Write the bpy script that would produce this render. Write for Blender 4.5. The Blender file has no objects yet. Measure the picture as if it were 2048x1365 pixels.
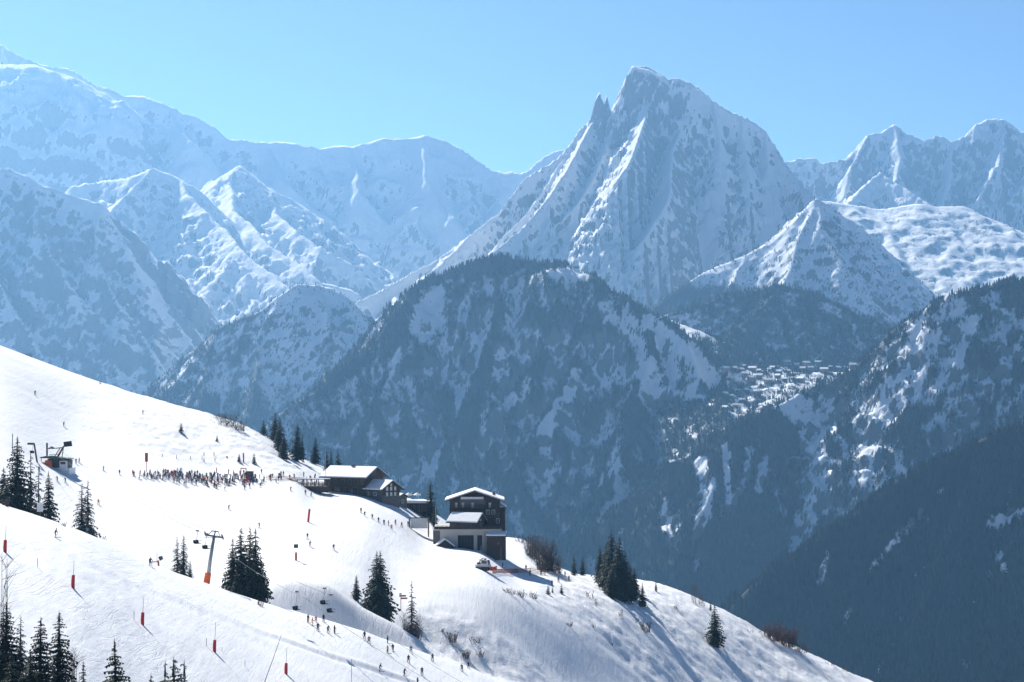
import bpy, math, random, bmesh
import numpy as np
from mathutils import Vector, Matrix

R = math.radians
random.seed(7)
rng = np.random.default_rng(11)
SC = bpy.context.scene
COL = SC.collection

# ------------------------------------------------------------------ camera
# the lens sees 2048 photo pixels over 36 mm; FOC is the focal length in those pixels
FOC, CX, YH = 4817.0, 1024.0, 720.0
cam_data = bpy.data.cameras.new('camera')
cam_data.sensor_width = 36.0
cam_data.lens = 36.0 * FOC / 2048.0
cam_data.shift_y = (YH - 682.5) / 2048.0
cam_data.clip_start = 1.0
cam_data.clip_end = 200000.0
cam = bpy.data.objects.new('camera', cam_data)
COL.objects.link(cam)
cam.location = (0, 0, 0)
cam.rotation_euler = (R(90), 0, 0)
SC.camera = cam

# ------------------------------------------------------------------ light
SUN_AZ, SUN_EL = R(-27.5), R(37.0)     # azimuth from +Y, negative = to the left
S = Vector((math.sin(SUN_AZ) * math.cos(SUN_EL), math.cos(SUN_AZ) * math.cos(SUN_EL), math.sin(SUN_EL)))
world = bpy.data.worlds.new('World')
SC.world = world
world.use_nodes = True
nt = world.node_tree
nt.nodes.clear()
sky = nt.nodes.new('ShaderNodeTexSky')
sky.sky_type = 'NISHITA'
sky.sun_disc = False
sky.sun_elevation = SUN_EL
sky.sun_rotation = SUN_AZ
sky.altitude = 2000
sky.air_density = 0.6
sky.dust_density = 0.5
sky.ozone_density = 3.0
HAZE_D = 4.1e-5
bg = nt.nodes.new('ShaderNodeBackground')
bg.inputs['Strength'].default_value = 0.054
wo = nt.nodes.new('ShaderNodeOutputWorld')
wb = nt.nodes.new('ShaderNodeMix')      # the photograph's cool white balance
wb.data_type = 'RGBA'; wb.blend_type = 'MULTIPLY'
wb.inputs[0].default_value = 1.0
wb.inputs[7].default_value = (0.88, 0.95, 1.0, 1)
nt.links.new(sky.outputs[0], wb.inputs[6])
nt.links.new(wb.outputs[2], bg.inputs[0])
nt.links.new(bg.outputs[0], wo.inputs[0])
sun_data = bpy.data.lights.new('sun', 'SUN')
sun_data.energy = 5.0
sun_data.angle = R(0.5)
sun_data.color = (1.0, 0.955, 0.89)
sun = bpy.data.objects.new('sun', sun_data)
COL.objects.link(sun)
sun.rotation_euler = S.to_track_quat('Z', 'Y').to_euler()
SC.view_settings.view_transform = 'Standard'
SC.view_settings.look = 'None'
SC.view_settings.gamma = 1.0
SC.view_settings.exposure = 0.8
SC.view_settings.use_curve_mapping = False
SC.cycles.use_denoising = True
SC.cycles.max_bounces = 6
SC.cycles.diffuse_bounces = 3
SC.cycles.volume_bounces = 1
SC.cycles.transparent_max_bounces = 8
SC.cycles.sample_clamp_indirect = 8.0
SC.render.film_transparent = False

# ------------------------------------------------------------------ node helper
def new_mat(name):
    m = bpy.data.materials.new(name)
    m.use_nodes = True
    n = m.node_tree
    n.nodes.clear()
    out = n.nodes.new('ShaderNodeOutputMaterial')
    b = n.nodes.new('ShaderNodeBsdfPrincipled')
    n.links.new(b.outputs[0], out.inputs['Surface'])
    return m, n, b, out

def N(n, t, **kw):
    x = n.nodes.new(t)
    for k, v in kw.items():
        setattr(x, k, v)
    return x

def mixc(n, fac, a, b):
    x = n.nodes.new('ShaderNodeMix')
    x.data_type = 'RGBA'
    for i, v in ((0, fac), (6, a), (7, b)):
        if hasattr(v, 'links'):
            n.links.new(v, x.inputs[i])
        else:
            x.inputs[i].default_value = v
    return x.outputs[2]

def math_n(n, op, a, b=0.0, clamp=False):
    x = n.nodes.new('ShaderNodeMath')
    x.operation = op
    x.use_clamp = clamp
    for i, v in ((0, a), (1, b)):
        if hasattr(v, 'links'):
            n.links.new(v, x.inputs[i])
        else:
            x.inputs[i].default_value = v
    return x.outputs[0]

def noise_n(n, vec, scale, detail=4.0, rough=0.55, dist=0.0):
    x = n.nodes.new('ShaderNodeTexNoise')
    x.inputs['Scale'].default_value = scale
    x.inputs['Detail'].default_value = detail
    x.inputs['Roughness'].default_value = rough
    x.inputs['Distortion'].default_value = dist
    if vec is not None:
        n.links.new(vec, x.inputs['Vector'])
    return x.outputs['Fac']

def ramp(n, v, a, b):
    x = n.nodes.new('ShaderNodeMapRange')
    x.inputs[1].default_value = a
    x.inputs[2].default_value = b
    n.links.new(v, x.inputs[0])
    return x.outputs[0]

def mapping(n, scale, rot=(0, 0, 0)):
    tc = n.nodes.new('ShaderNodeTexCoord')
    mp = n.nodes.new('ShaderNodeMapping')
    mp.inputs['Scale'].default_value = scale
    mp.inputs['Rotation'].default_value = rot
    n.links.new(tc.outputs['Object'], mp.inputs[0])
    return mp.outputs[0]

# ------------------------------------------------------------------ materials of the land
def mountain_mat(name, grain, bump_d, snow=(0.80, 0.83, 0.87, 1), rock=(0.16, 0.15, 0.15, 1),
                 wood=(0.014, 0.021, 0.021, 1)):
    m, n, b, out = new_mat(name)
    ar = N(n, 'ShaderNodeAttribute', attribute_name='rock').outputs['Fac']
    af = N(n, 'ShaderNodeAttribute', attribute_name='forest').outputs['Fac']
    vec = mapping(n, (1, 1, 1))
    vst = mapping(n, (1, 0.8, 0.75))
    n1 = noise_n(n, vst, 1.0 / grain, 6, 0.72)
    n2 = noise_n(n, vec, 3.2 / grain, 4, 0.6)
    r = math_n(n, 'ADD', ar, math_n(n, 'MULTIPLY', math_n(n, 'SUBTRACT', n1, 0.5), 1.5))
    r = ramp(n, r, 0.46, 0.62)
    rockc = mixc(n, n2, (rock[0]*0.65, rock[1]*0.65, rock[2]*0.65, 1), (rock[0]*1.4, rock[1]*1.35, rock[2]*1.3, 1))
    c = mixc(n, r, snow, rockc)
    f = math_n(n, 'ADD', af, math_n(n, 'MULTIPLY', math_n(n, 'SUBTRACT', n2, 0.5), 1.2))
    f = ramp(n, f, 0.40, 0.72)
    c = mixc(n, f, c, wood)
    n.links.new(c, b.inputs['Base Color'])
    b.inputs['Roughness'].default_value = 0.85
    b.inputs['Specular IOR Level'].default_value = 0.15
    bp = N(n, 'ShaderNodeBump')
    bp.inputs['Strength'].default_value = 1.0
    bp.inputs['Distance'].default_value = bump_d
    n.links.new(n1, bp.inputs['Height'])
    n.links.new(bp.outputs[0], b.inputs['Normal'])
    return m

# ------------------------------------------------------------------ noise
def _hash(ix, iy, seed):
    h = (ix * 374761393 + iy * 668265263 + seed * 974634777) & 0xFFFFFFFF
    h = ((h ^ (h >> 13)) * 1274126177) & 0xFFFFFFFF
    h = (h ^ (h >> 16)) & 0xFFFFFFFF
    return h

def gnoise(x, y, seed=0):
    x0 = np.floor(x).astype(np.int64); y0 = np.floor(y).astype(np.int64)
    fx = x - x0; fy = y - y0
    u = fx*fx*fx*(fx*(fx*6-15)+10); v = fy*fy*fy*(fy*(fy*6-15)+10)
    def g(ix, iy, dx, dy):
        a = _hash(ix, iy, seed).astype(np.float64) * (2*math.pi/4294967296.0)
        return np.cos(a)*dx + np.sin(a)*dy
    a = g(x0, y0, fx, fy); b = g(x0+1, y0, fx-1, fy)
    c = g(x0, y0+1, fx, fy-1); d = g(x0+1, y0+1, fx-1, fy-1)
    return (a*(1-u)+b*u)*(1-v) + (c*(1-u)+d*u)*v   # about -0.7..0.7

def fbm(x, y, o=5, seed=0, gain=0.5):
    t = 0; a = 1.0; s = 0
    for i in range(o):
        t = t + a*gnoise(x*2**i, y*2**i, seed+i*17); s += a; a *= gain
    return t/s*1.6

def ridged(x, y, o=5, seed=0, gain=0.55):
    t = 0; a = 1.0; s = 0
    for i in range(o):
        t = t + a*(1-np.abs(gnoise(x*2**i, y*2**i, seed+i*31))*2.6); s += a; a *= gain
    return t/s

def sstep(x, a, b):
    t = np.clip((x-a)/(b-a), 0, 1)
    return t*t*(3-2*t)

# ------------------------------------------------------------------ mesh helpers
def mesh_from(name, verts, faces, mat=None, smooth=False, attrs=None):
    me = bpy.data.meshes.new(name)
    verts = np.asarray(verts, np.float32); faces = np.asarray(faces, np.int32)
    me.vertices.add(len(verts)); me.vertices.foreach_set('co', verts.ravel())
    k = faces.shape[1]
    me.loops.add(faces.size); me.loops.foreach_set('vertex_index', faces.ravel())
    me.polygons.add(len(faces))
    me.polygons.foreach_set('loop_start', np.arange(0, faces.size, k, dtype=np.int32))
    me.polygons.foreach_set('loop_total', np.full(len(faces), k, np.int32))
    if smooth:
        me.polygons.foreach_set('use_smooth', np.ones(len(faces), bool))
    me.update(calc_edges=True)
    if attrs:
        for an, av in attrs.items():
            a = me.attributes.new(an, 'FLOAT', 'POINT')
            a.data.foreach_set('value', np.asarray(av, np.float32).ravel())
    if mat:
        me.materials.append(mat)
    return me

def link(name, me, label=None, cat=None, group=None, kind=None, parent=None):
    o = bpy.data.objects.new(name, me)
    COL.objects.link(o)
    if label: o['label'] = label
    if cat: o['category'] = cat
    if group: o['group'] = group
    if kind: o['kind'] = kind
    if parent: o.parent = parent
    return o

def grid_faces(nu, nv):
    i = np.arange(nu*nv).reshape(nv, nu)
    return np.stack([i[:-1, :-1], i[:-1, 1:], i[1:, 1:], i[1:, :-1]], -1).reshape(-1, 4)

def P(px, py, Y):
    return np.array(((px-CX)/FOC*Y, Y, (YH-py)/FOC*Y))

def spur(start, pts, s):
    """a spur that leaves `start` (px, py, depth) and drops with slope s; depth follows"""
    out = [P(*start)]
    for px, py in pts:
        p0 = out[-1]
        lo, hi = p0[1]-3000, p0[1]
        best = None
        for Y in np.linspace(hi, lo, 600):
            q = P(px, py, Y)
            need = p0[2]-q[2]
            d = math.hypot(q[0]-p0[0], q[1]-p0[1])
            if d*s >= need:
                best = q; break
        out.append(best if best is not None else P(px, py, hi-50))
    return out

FORESTS = []

def mountain(name, ridges, xr, yr, res, mat, kind='structure', base=-760.0, nz=(60, 12), crest_n=2.0,
             seed=1, rock=0.4, rock_fn=None, forest_fn=None, ksm=0.0, flute=0.0, rock_lo=.30, rock_w=.35, crag=.45, wp=.30, rock_add=0.0, rib=.3, rockf=.22, diag=0.0):
    """height field: the highest of the slopes that fall away from every ridge line"""
    x = np.arange(xr[0], xr[1]+res, res); y = np.arange(yr[0], yr[1]+res, res)
    X, Y = np.meshgrid(x, y)
    wx = X + fbm(X/nz[0]/3, Y/nz[0]/3, 3, seed+90)*nz[0]*wp
    wy = Y + fbm(X/nz[0]/3, Y/nz[0]/3, 3, seed+91)*nz[0]*wp
    H = np.full(X.shape, base, float); D = np.full(X.shape, 1e9)
    for rd in ridges:
        pts = rd['p']; sf = rd['s']; sb = rd.get('b', sf); cv = rd.get('cv', 0.0)
        Hr = np.full(X.shape, -1e9); Dr = np.full(X.shape, 1e9)
        for a, b in zip(pts[:-1], pts[1:]):
            ab = b-a; L = ab[0]**2+ab[1]**2+1e-9
            t = np.clip(((wx-a[0])*ab[0]+(wy-a[1])*ab[1])/L, 0, 1)
            dx = wx-(a[0]+t*ab[0]); dy = wy-(a[1]+t*ab[1])
            d = np.hypot(dx, dy)
            s = np.where(dy > 0, sb, sf)
            if 'sl' in rd: s = np.where(dx < 0, rd['sl'], rd['sr'])
            h = a[2]+t*ab[2] - s*d - cv*d*d
            Dr = np.minimum(Dr, d)
            Hr = np.maximum(Hr, h)
        D = np.where(Hr > H, Dr, D)
        if ksm > 0:
            m = np.maximum(H, Hr); H = m + ksm*np.log(np.exp((H-m)/ksm)+np.exp((Hr-m)/ksm))
        else:
            H = np.maximum(H, Hr)
    near = sstep(D, 0, nz[0]*0.8)
    amp = nz[1]
    Yv = Y+H*0.8          # relief measured along the face, so steep walls are not combed vertically
    H = H + (ridged(X/nz[0], Yv/nz[0]/1.6, 5, seed)-0.55)*amp*(0.2+0.8*near)
    H = H + (ridged(X/nz[0]*2.7+.7*fbm(X/60,Yv/60,2,seed+60), Yv/nz[0]*1.7, 4, seed+61)-0.55)*amp*crag*(0.15+0.85*near)
    H = H + fbm(X/nz[0]*4, Y/nz[0]*4, 3, seed+5)*crest_n
    if diag:
        H = H + (ridged((X+.7*Yv)/55+fbm(X/90, Yv/90, 2, seed+71), (Yv-.7*X)/130, 4, seed+70)-.5)*diag*near
    if flute:
        H = H + (ridged(X/nz[0]*3.1+fbm(X/200, Y/200, 2, 3)*.8, Y/nz[0]*.6, 3, seed+8)-.5)*flute*near
    H = np.maximum(H, base-3+fbm(X/150, Y/150, 3, seed)*20)
    gy, gx = np.gradient(H, res)
    sl = np.hypot(gx, gy)
    # columns in the photo's direction, used to paint woods and cliffs on the right flanks
    PX = CX + X/Y*FOC; PY = YH - H/Y*FOC
    live = H > base+60
    thr = np.percentile(sl[live], 100*(1-rockf)) if live.any() else 9
    rk = 0.5+(sl-thr)*0.9 + fbm(X/nz[0]*1.6, Yv/nz[0]*1.6, 4, seed+40)*0.25
    if rock_fn is not None:
        rk = rk + rock_fn(X, Y, H, PX, PY)
    rk = np.clip(rk, 0, 1)
    # ribs stand above their surroundings, gullies below
    kk = max(2, int(34/res)); Hb = H.copy()
    for ax in (0, 1):
        cs = np.cumsum(np.pad(Hb, [(kk+1, kk) if i == ax else (0, 0) for i in (0, 1)], mode='edge'), axis=ax)
        Hb = (np.take(cs, range(2*kk+1, cs.shape[ax]), axis=ax)-np.take(cs, range(0, cs.shape[ax]-2*kk-1), axis=ax))/(2*kk+1)
    conv = np.clip((H-Hb)/9.0, -1.2, 1.2)
    fo = np.zeros_like(H)
    if forest_fn is not None:
        fo = np.clip(forest_fn(X, Y, H, PX, PY, sl)+conv*rib, 0, 1)
    V = np.stack([X, Y, H], -1).reshape(-1, 3)
    me = mesh_from(name, V, grid_faces(len(x), len(y)), mat, False, {'rock': rk, 'forest': fo*1.05})
    o = link(name, me, kind=kind)
    return dict(o=o, x=x, y=y, H=H, fo=fo, res=res)

def streaks(X, Y, w, l, seed):
    dx = fbm(X/170, Y/170, 3, seed+200)*95; dy = fbm(X/120, Y/120, 3, seed+201)*60
    return fbm((X+dx)/w, (Y+dy)/(l*.55), 4, seed, 0.62)*.62 + fbm((X+dx)/(w*3.2), (Y+dy)/(l*.9), 3, seed+9, 0.6)*.55

def chutes(PX, PY, lst):
    """avalanche tracks and clearings mapped onto the woods"""
    t = np.zeros_like(PX)
    for w, a, pts in lst:
        best = np.full(PX.shape, 1e9)
        wob = fbm(PX/22, PY/30, 3, int(pts[0][0]))*w*.9
        for (x0, y0), (x1, y1) in zip(pts[:-1], pts[1:]):
            dx, dy = x1-x0, y1-y0; L = dx*dx+dy*dy
            u = np.clip(((PX-x0)*dx+(PY-y0)*dy)/L, 0, 1)
            best = np.minimum(best, np.hypot(PX-x0-u*dx, PY-y0-u*dy))
        t = np.maximum(t, a*(1-sstep(best+wob, w*.6, w*1.5)))
    return t

def scatter(mt, spacing, hmin, hmax, seed, store):
    r = np.random.default_rng(seed)
    x, y = mt['x'], mt['y']
    n = int((x[-1]-x[0])*(y[-1]-y[0])/spacing**2)
    px = r.uniform(x[0], x[-1]-mt['res'], n); py = r.uniform(y[0], y[-1]-mt['res'], n)
    fi = (px-x[0])/mt['res']; fj = (py-y[0])/mt['res']
    i = fi.astype(int); j = fj.astype(int); fi -= i; fj -= j
    def bil(A):
        return (A[j, i]*(1-fi)+A[j, i+1]*fi)*(1-fj)+(A[j+1, i]*(1-fi)+A[j+1, i+1]*fi)*fj
    f = bil(mt['fo']); z = bil(mt['H'])
    keep = (r.random(n) < f**1.15) & (z > -700)
    # only what can fall inside or near the frame
    cpx = CX+px/py*FOC; cpy = YH-z/py*FOC
    keep &= (cpx > -250) & (cpx < 2300) & (cpy < 1500)
    k = keep.nonzero()[0]
    h = r.uniform(hmin, hmax, len(k))*(0.6+0.4*f[k])
    store.append(np.stack([px[k], py[k], z[k]-0.5, h], 1))
# ------------------------------------------------------------------ the mountains, far to near
SN = (0.80, 0.83, 0.87, 1)
def line(*pts):
    return [P(*p) for p in pts]

# far left range and its snow fields -------------------------------------------------
m_far = mountain_mat('far snow and rock', 26, 12, snow=(.87,.88,.90,1), rock=(.27,.28,.30,1))
crest = line((-500,20,14500),(-200,10,14400),(0,88,14000),(45,120,14000),(130,136,14000),(200,172,13900),(250,190,13900),(292,190,13900),
             (345,212,13900),(400,236,13900),(460,276,13900),(530,284,14000),(590,286,14000),(640,296,14000),(700,290,14000),
             (760,278,14000),(830,272,14000),(880,276,14000),(925,302,14000),(990,342,13900),(1040,346,14200),(1110,306,14600),(1200,280,14700),(1400,360,14600))
r = [dict(p=crest, s=1.25, b=1.2)]
for st, pts, s in [((0,88,14000), [(40,200),(110,250),(190,330),(260,420)], .75),
                   ((345,212,13900), [(380,280),(440,330),(520,420),(640,540)], .7),
                   ((530,284,14000), [(560,350),(640,420),(760,520)], .75),
                   ((700,290,14000), [(720,380),(800,470),(880,520)], .85),
                   ((830,272,14000), [(850,360),(900,430),(930,470)], .8),
                   ((250,190,13900), [(230,300),(200,360)], .8)]:
    r.append(dict(p=spur(st, pts, s), s=1.25))
r.append(dict(p=line((-250,120,13750),(0,128,13750),(60,130,13750),(130,150,13750),(195,184,13720)), s=.30, b=.6, cv=.0016))
mountain('far_mountain_range', r, (-3600,900), (11900,14900), 16, m_far, seed=3, rockf=.13, nz=(260,90), crest_n=5, flute=24,
         base=-300)

# lit spurs in front of the far left range
crest = line((150,372,11600),(210,362,11600),(262,352,11500),(300,335,11500),(345,352,11600),(400,385,11600),(450,430,11650))
r = [dict(p=crest, s=1.1, b=1.1),
     dict(p=spur((300,335,11500), [(255,385),(225,425),(260,470),(310,540),(380,620)], .6), s=1.0, sl=.95, sr=1.5),
     dict(p=spur((345,352,11600), [(410,420),(480,490),(560,560),(650,620),(700,650)], .45), s=.8, sl=.8, sr=1.4),
     dict(p=spur((262,352,11500), [(200,395),(165,420)], .8), s=1.2)]
r.append(dict(p=line((420,395,12300),(455,345,12300),(478,330,12300),(520,375,12300),(580,395,12300),(640,440,12300),(700,520,12400)), s=.75, b=.9))
r.append(dict(p=spur((520,375,12300), [(560,430),(640,500),(715,530)], .42), s=.7, sl=.7, sr=1.3))
r.append(dict(p=spur((455,345,12300), [(470,420),(540,490),(640,560),(720,585)], .42), s=.7, sl=.75, sr=1.3))
mountain('mountain_spurs', r, (-2400,-450), (10300,12900), 12, m_far, seed=9, rockf=.14, nz=(150,60), crest_n=5, flute=4, diag=18, crag=.6, base=-300)

# blue rock face at the left
m_face = mountain_mat('grey rock face with snow', 15, 8, rock=(0.21,0.22,0.24,1))
crest = line((-300,300,9200),(-80,310,9200),(0,335,9200),(60,352,9200),(90,372,9200),(150,392,9200),(205,408,9200),(245,470,9150),(290,560,9100),(340,630,9050),(400,705,9000),(480,800,8900))
r = [dict(p=crest, s=1.5, b=1.0)]
for st, pts, s in [((60,352,9200), [(70,450),(140,560),(230,680),(300,770)], 1.15),
                   ((205,408,9200), [(190,500),(230,600),(300,700)], 1.2),
                   ((-80,310,9200), [(-50,450),(20,600),(100,720)], 1.1)]:
    r.append(dict(p=spur(st, pts, s), s=1.6))
mountain('rocky_mountain', r, (-2500,-800), (8000,9600), 9, m_face, seed=21, rockf=.26, nz=(120,50), crest_n=4, flute=14, base=-500,
         rock_fn=lambda X,Y,H,PX,PY: .22*sstep(PY,330,480)-.25*sstep(PY,610,680)*sstep(-PX,-200,0))

# main peak -------------------------------------------------------------------------
m_peak = mountain_mat('pale snow with grey cliffs', 12, 8, snow=(.86,.88,.90,1), rock=(0.22,0.225,0.24,1))
D0 = 9300
crest = line((560,820,8500),(640,700,8600),(715,600,8700),(760,580,8760),(800,556,8800),(870,520,8900),(940,470,9000),(975,440,9100),(1000,422,9150),(1030,380,9180),(1052,352,9200),
             (1080,338,9220),(1110,318,9230),(1140,288,9250),(1160,256,9270),(1180,238,D0),(1200,232,D0),(1225,220,D0),(1240,212,D0),(1248,200,D0),
             (1256,165,D0),(1263,131,D0),(1275,131,D0),(1300,137,D0),(1318,146,D0),(1336,160,D0),(1350,156,D0),(1376,161,D0),(1402,176,D0+10),(1425,200,D0+20),(1460,222,D0+40),
             (1500,238,D0+60),(1530,258,D0+60),(1545,290,D0+40),(1565,320,D0),(1600,362,9200),(1640,402,9050),(1700,470,8900),(1800,600,8700))
r = [dict(p=crest, s=2.2, b=3.2)]
# summit block and the pinnacle on its left shoulder: near vertical sides
r.append(dict(p=line((1252,150,D0-30),(1264,130,D0-30),(1276,131,D0-30),(1300,138,D0-30),(1322,149,D0-30),(1338,163,D0-30)), s=2.6, b=3.0, sl=5.0, sr=2.6))
r.append(dict(p=line((1345,158,D0-25),(1376,162,D0-25),(1400,177,D0-20)), s=2.4, b=3.0))
r.append(dict(p=line((1188,205,D0-20),(1196,186,D0-20),(1199,182,D0-20)), s=3.4, b=4.0))
r.append(dict(p=line((1209,200,D0-20),(1213,184,D0-20)), s=4.5, b=5.0))
r.append(dict(p=line((1243,198,D0-20),(1247,176,D0-20),(1252,152,D0-20)), s=5.0, b=5.0))
def rib_(st, pts, s, sl, sr): r.append(dict(p=spur(st, pts, s), s=sl, sl=sl, sr=sr))
rib_((1298,195,D0-60), [(1290,240),(1275,285),(1256,330),(1238,355)], .68, 1.25, 3.0)
rib_((1228,250,D0-60), [(1212,300),(1190,350),(1160,400),(1110,450),(1050,520)], .80, 1.35, 2.6)
rib_((1364,250,D0-90), [(1345,300),(1340,350),(1336,400),(1314,435),(1292,470)], .66, 1.3, 2.6)
rib_((1290,470,8800), [(1290,520),(1300,570),(1320,620)], 1.2, 1.8, 1.8)
rib_((1205,370,9060), [(1176,420),(1140,452),(1100,487),(1060,517),(1020,548)], .60, 1.1, 2.4)
rib_((1184,245,D0-50), [(1140,330),(1100,390),(1050,450),(990,500),(930,540)], .74, 1.35, 2.2)
rib_((1130,310,9230), [(1100,360),(1055,425),(1000,480)], .75, 1.5, 2.2)
rib_((1425,200,D0+20), [(1440,280),(1452,350),(1435,430),(1410,520),(1390,600)], 1.4, 1.3, 1.8)
rib_((1480,230,D0+50), [(1495,320),(1500,400),(1475,480),(1445,560)], 1.45, 1.3, 1.8)
rib_((1530,258,D0+60), [(1535,330),(1555,400),(1540,470),(1500,540),(1450,610)], 1.35, 1.3, 1.8)
rib_((1565,320,D0), [(1600,400),(1612,450),(1590,520)], 1.25, 1.2, 1.8)
rib_((940,470,9000), [(900,510),(860,545),(800,600),(730,660),(690,720),(650,770)], .48, .9, 1.2)
rib_((1240,340,9120), [(1225,420),(1200,500),(1180,560)], 1.2, 1.8, 2.0)
mountain('snowy_peak', r, (-1000,1450), (7900,9800), 7, m_peak, seed=33, rock=.30, nz=(85,34), crest_n=3.0, base=-500, flute=4, diag=24, crag=1.1, wp=.06, rockf=.17,
         rock_fn=lambda X,Y,H,PX,PY: .30*sstep(-PY,-215,-165)*sstep(PX,1170,1210)+.35*np.exp(-((PX-1470)/80)**2-((PY-400)/110)**2)
                 +.2*np.exp(-((PX-1120)/90)**2-((PY-430)/80)**2)-.45*sstep(-PX,-960,-900)-.35*np.exp(-((PX-1570)/60)**2-((PY-520)/70)**2)
                 -.35*np.exp(-((PX-1230)/55)**2-((PY-500)/80)**2)-.35*np.exp(-((PX-1400)/60)**2-((PY-230)/50)**2)-.3*np.exp(-((PX-1470)/50)**2-((PY-260)/30)**2))

# far right range ----------------------------------------------------------------------
crest = line((1480,340,13000),(1590,316,13000),(1620,314,13000),(1645,326,13000),(1690,318,13000),(1712,300,13000),(1740,264,13000),(1765,262,13000),(1790,246,13000),(1815,266,13000),(1845,278,13000),
             (1880,270,13000),(1905,278,13000),(1940,270,13000),(1955,246,13000),(1975,237,13000),(2010,238,13000),(2035,256,13000),(2060,270,13000),(2200,210,13000),(2500,180,13000))
r = [dict(p=crest, s=1.9, b=1.2)]
for st, pts, s, f in [((1740,264,13000), [(1700,340),(1690,390),(1650,420)], 1.1, 1.6), ((1790,246,13000), [(1800,310),(1790,360),(1850,410),(1870,440)], 1.1, 1.5),
                   ((1905,278,13000), [(1900,350),(1880,410)], 1.1, 1.5), ((2010,238,13000), [(2000,320),(1960,390),(1920,430)], 1.1, 1.6),
                   ((2060,270,13000), [(2060,350),(2000,420)], 1.0, 1.5),
                   ((1760,345,12500), [(1720,380),(1690,410)], .6, 1.0), ((1760,345,12500), [(1810,375),(1860,410)], .6, 1.2)]:
    r.append(dict(p=spur(st, pts, s*.85), s=f, sl=f*.9, sr=f*1.4))
mountain('jagged_mountain_range', r, (1150,3600), (11900,13500), 12, m_face, seed=41, rock=.22, nz=(110,60), crest_n=15, base=-100, flute=6, diag=26, crag=.9, wp=.12, rockf=.26)

# sunlit snow field under it
crest = line((1560,400,11000),(1650,401,11000),(1700,408,11000),(1760,418,11000),(1830,406,11000),(1870,412,11000),(1930,412,11000),(1980,438,11000),(2060,470,11000),(2200,500,11000))
r = [dict(p=crest, s=.50, b=.8), dict(p=spur((1930,412,11000), [(1960,450),(1990,520),(2000,600)], .75), s=1.1),
     dict(p=spur((1760,418,11000), [(1780,480),(1830,560),(1870,620)], .42), s=.6)]
mountain('snow_field', r, (1150,3200), (9300,11400), 14, m_far, seed=47, rock=.3, nz=(140,26), crest_n=4, base=-200)

# pyramid hill with scattered firs
m_hill = mountain_mat('snow under scattered firs', 9, 2.5, rock=(.12,.13,.14,1))
crest = line((1200,680,7600),(1310,612,7700),(1360,575,7750),(1420,540,7800),(1500,508,7800),(1550,480,7820),(1590,440,7850),(1632,396,7900),(1700,440,7900),(1740,470,7900),(1790,520,7880),(1870,602,7850),(1950,690,7800))
r = [dict(p=crest, s=1.0, b=.9), dict(p=spur((1632,396,7900), [(1640,450),(1680,520),(1740,600),(1800,680)], .78), s=1.1),
     dict(p=spur((1632,396,7900), [(1600,470),(1580,540),(1540,600),(1500,640)], .8), s=1.1),
     dict(p=spur((1500,508,7800), [(1470,560),(1440,600),(1400,650)], .8), s=1.0)]
def hill_forest(X,Y,H,PX,PY,sl):
    st = streaks(X,Y,22,60,5)
    left = sstep(-PX,-1560,-1420)*sstep(PY,555,590)
    return .12*(st>.12)*sstep(PY,470,520) + left*(.9+st) + sstep(PY,600,680)*(.45+st*1.3)
hill = mountain('pyramid_hill', r, (250,1500), (6900,8200), 8, m_hill, seed=53, rock=.3, nz=(75,24), crest_n=2.5, crag=.6, base=-500, forest_fn=hill_forest)
scatter(hill, 8.5, 8, 15, 1, FORESTS)

# small ridge left, over the valley
crest = line((200,900,6900),(300,775,7000),(350,735,7000),(400,690,7000),(432,655,7000),(480,636,7000),(520,622,7000),(560,590,7020),(600,568,7040),(640,570,7060),(665,574,7060),(700,600,7060),(760,680,7000),(860,800,6900))
r = [dict(p=crest, s=1.15, b=.9), dict(p=spur((520,622,7000), [(520,700),(500,800),(480,900)], .85), s=1.2),
     dict(p=spur((640,570,7060), [(670,650),(640,750),(600,850),(580,950)], .85), s=1.25),
     dict(p=spur((432,655,7000), [(420,740),(390,830)], .9), s=1.2)]
def small_forest(X,Y,H,PX,PY,sl):
    st = streaks(X,Y,18,70,8)
    return sstep(PX,280,300)*(.42+st*1.2)*sstep(PY,585,640)*(.45+.7*sstep(-PX,-560,-470)) + .3*sstep(PY,750,800)
small = mountain('wooded_ridge', r, (-1350,-150), (6300,7400), 7, m_hill, seed=59, rock=.3, nz=(70,22), crest_n=2.5, base=-560, forest_fn=small_forest)
scatter(small, 8, 8, 15, 2, FORESTS)

# low wooded hill behind the village
crest = line((1180,700,6300),(1290,640,6350),(1400,610,6400),(1470,585,6450),(1560,570,6450),(1620,582,6450),(1700,620,6450),(1790,655,6450),(1900,740,6400))
r = [dict(p=crest, s=.9, b=.9), dict(p=spur((1560,570,6450), [(1500,640),(1440,690),(1400,730)], .6), s=.9),
     dict(p=spur((1560,570,6450), [(1620,650),(1660,710),(1700,760)], .7), s=.9),
     dict(p=line((1290,650,6100),(1340,640,6050),(1380,655,6000),(1430,700,5900)), s=.45)]
def low_forest(X,Y,H,PX,PY,sl):
    st = streaks(X,Y,24,60,12)
    meadow = np.exp(-((PX-1350)/60)**2-((PY-655)/22)**2)
    return .7+st*1.5-1.8*meadow
low = mountain('wooded_hill', r, (150,1300), (5600,6800), 7, m_hill, seed=61, rock=.1, nz=(80,24), crest_n=2.5, base=-620, forest_fn=low_forest)
scatter(low, 7.5, 9, 16, 3, FORESTS)

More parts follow.
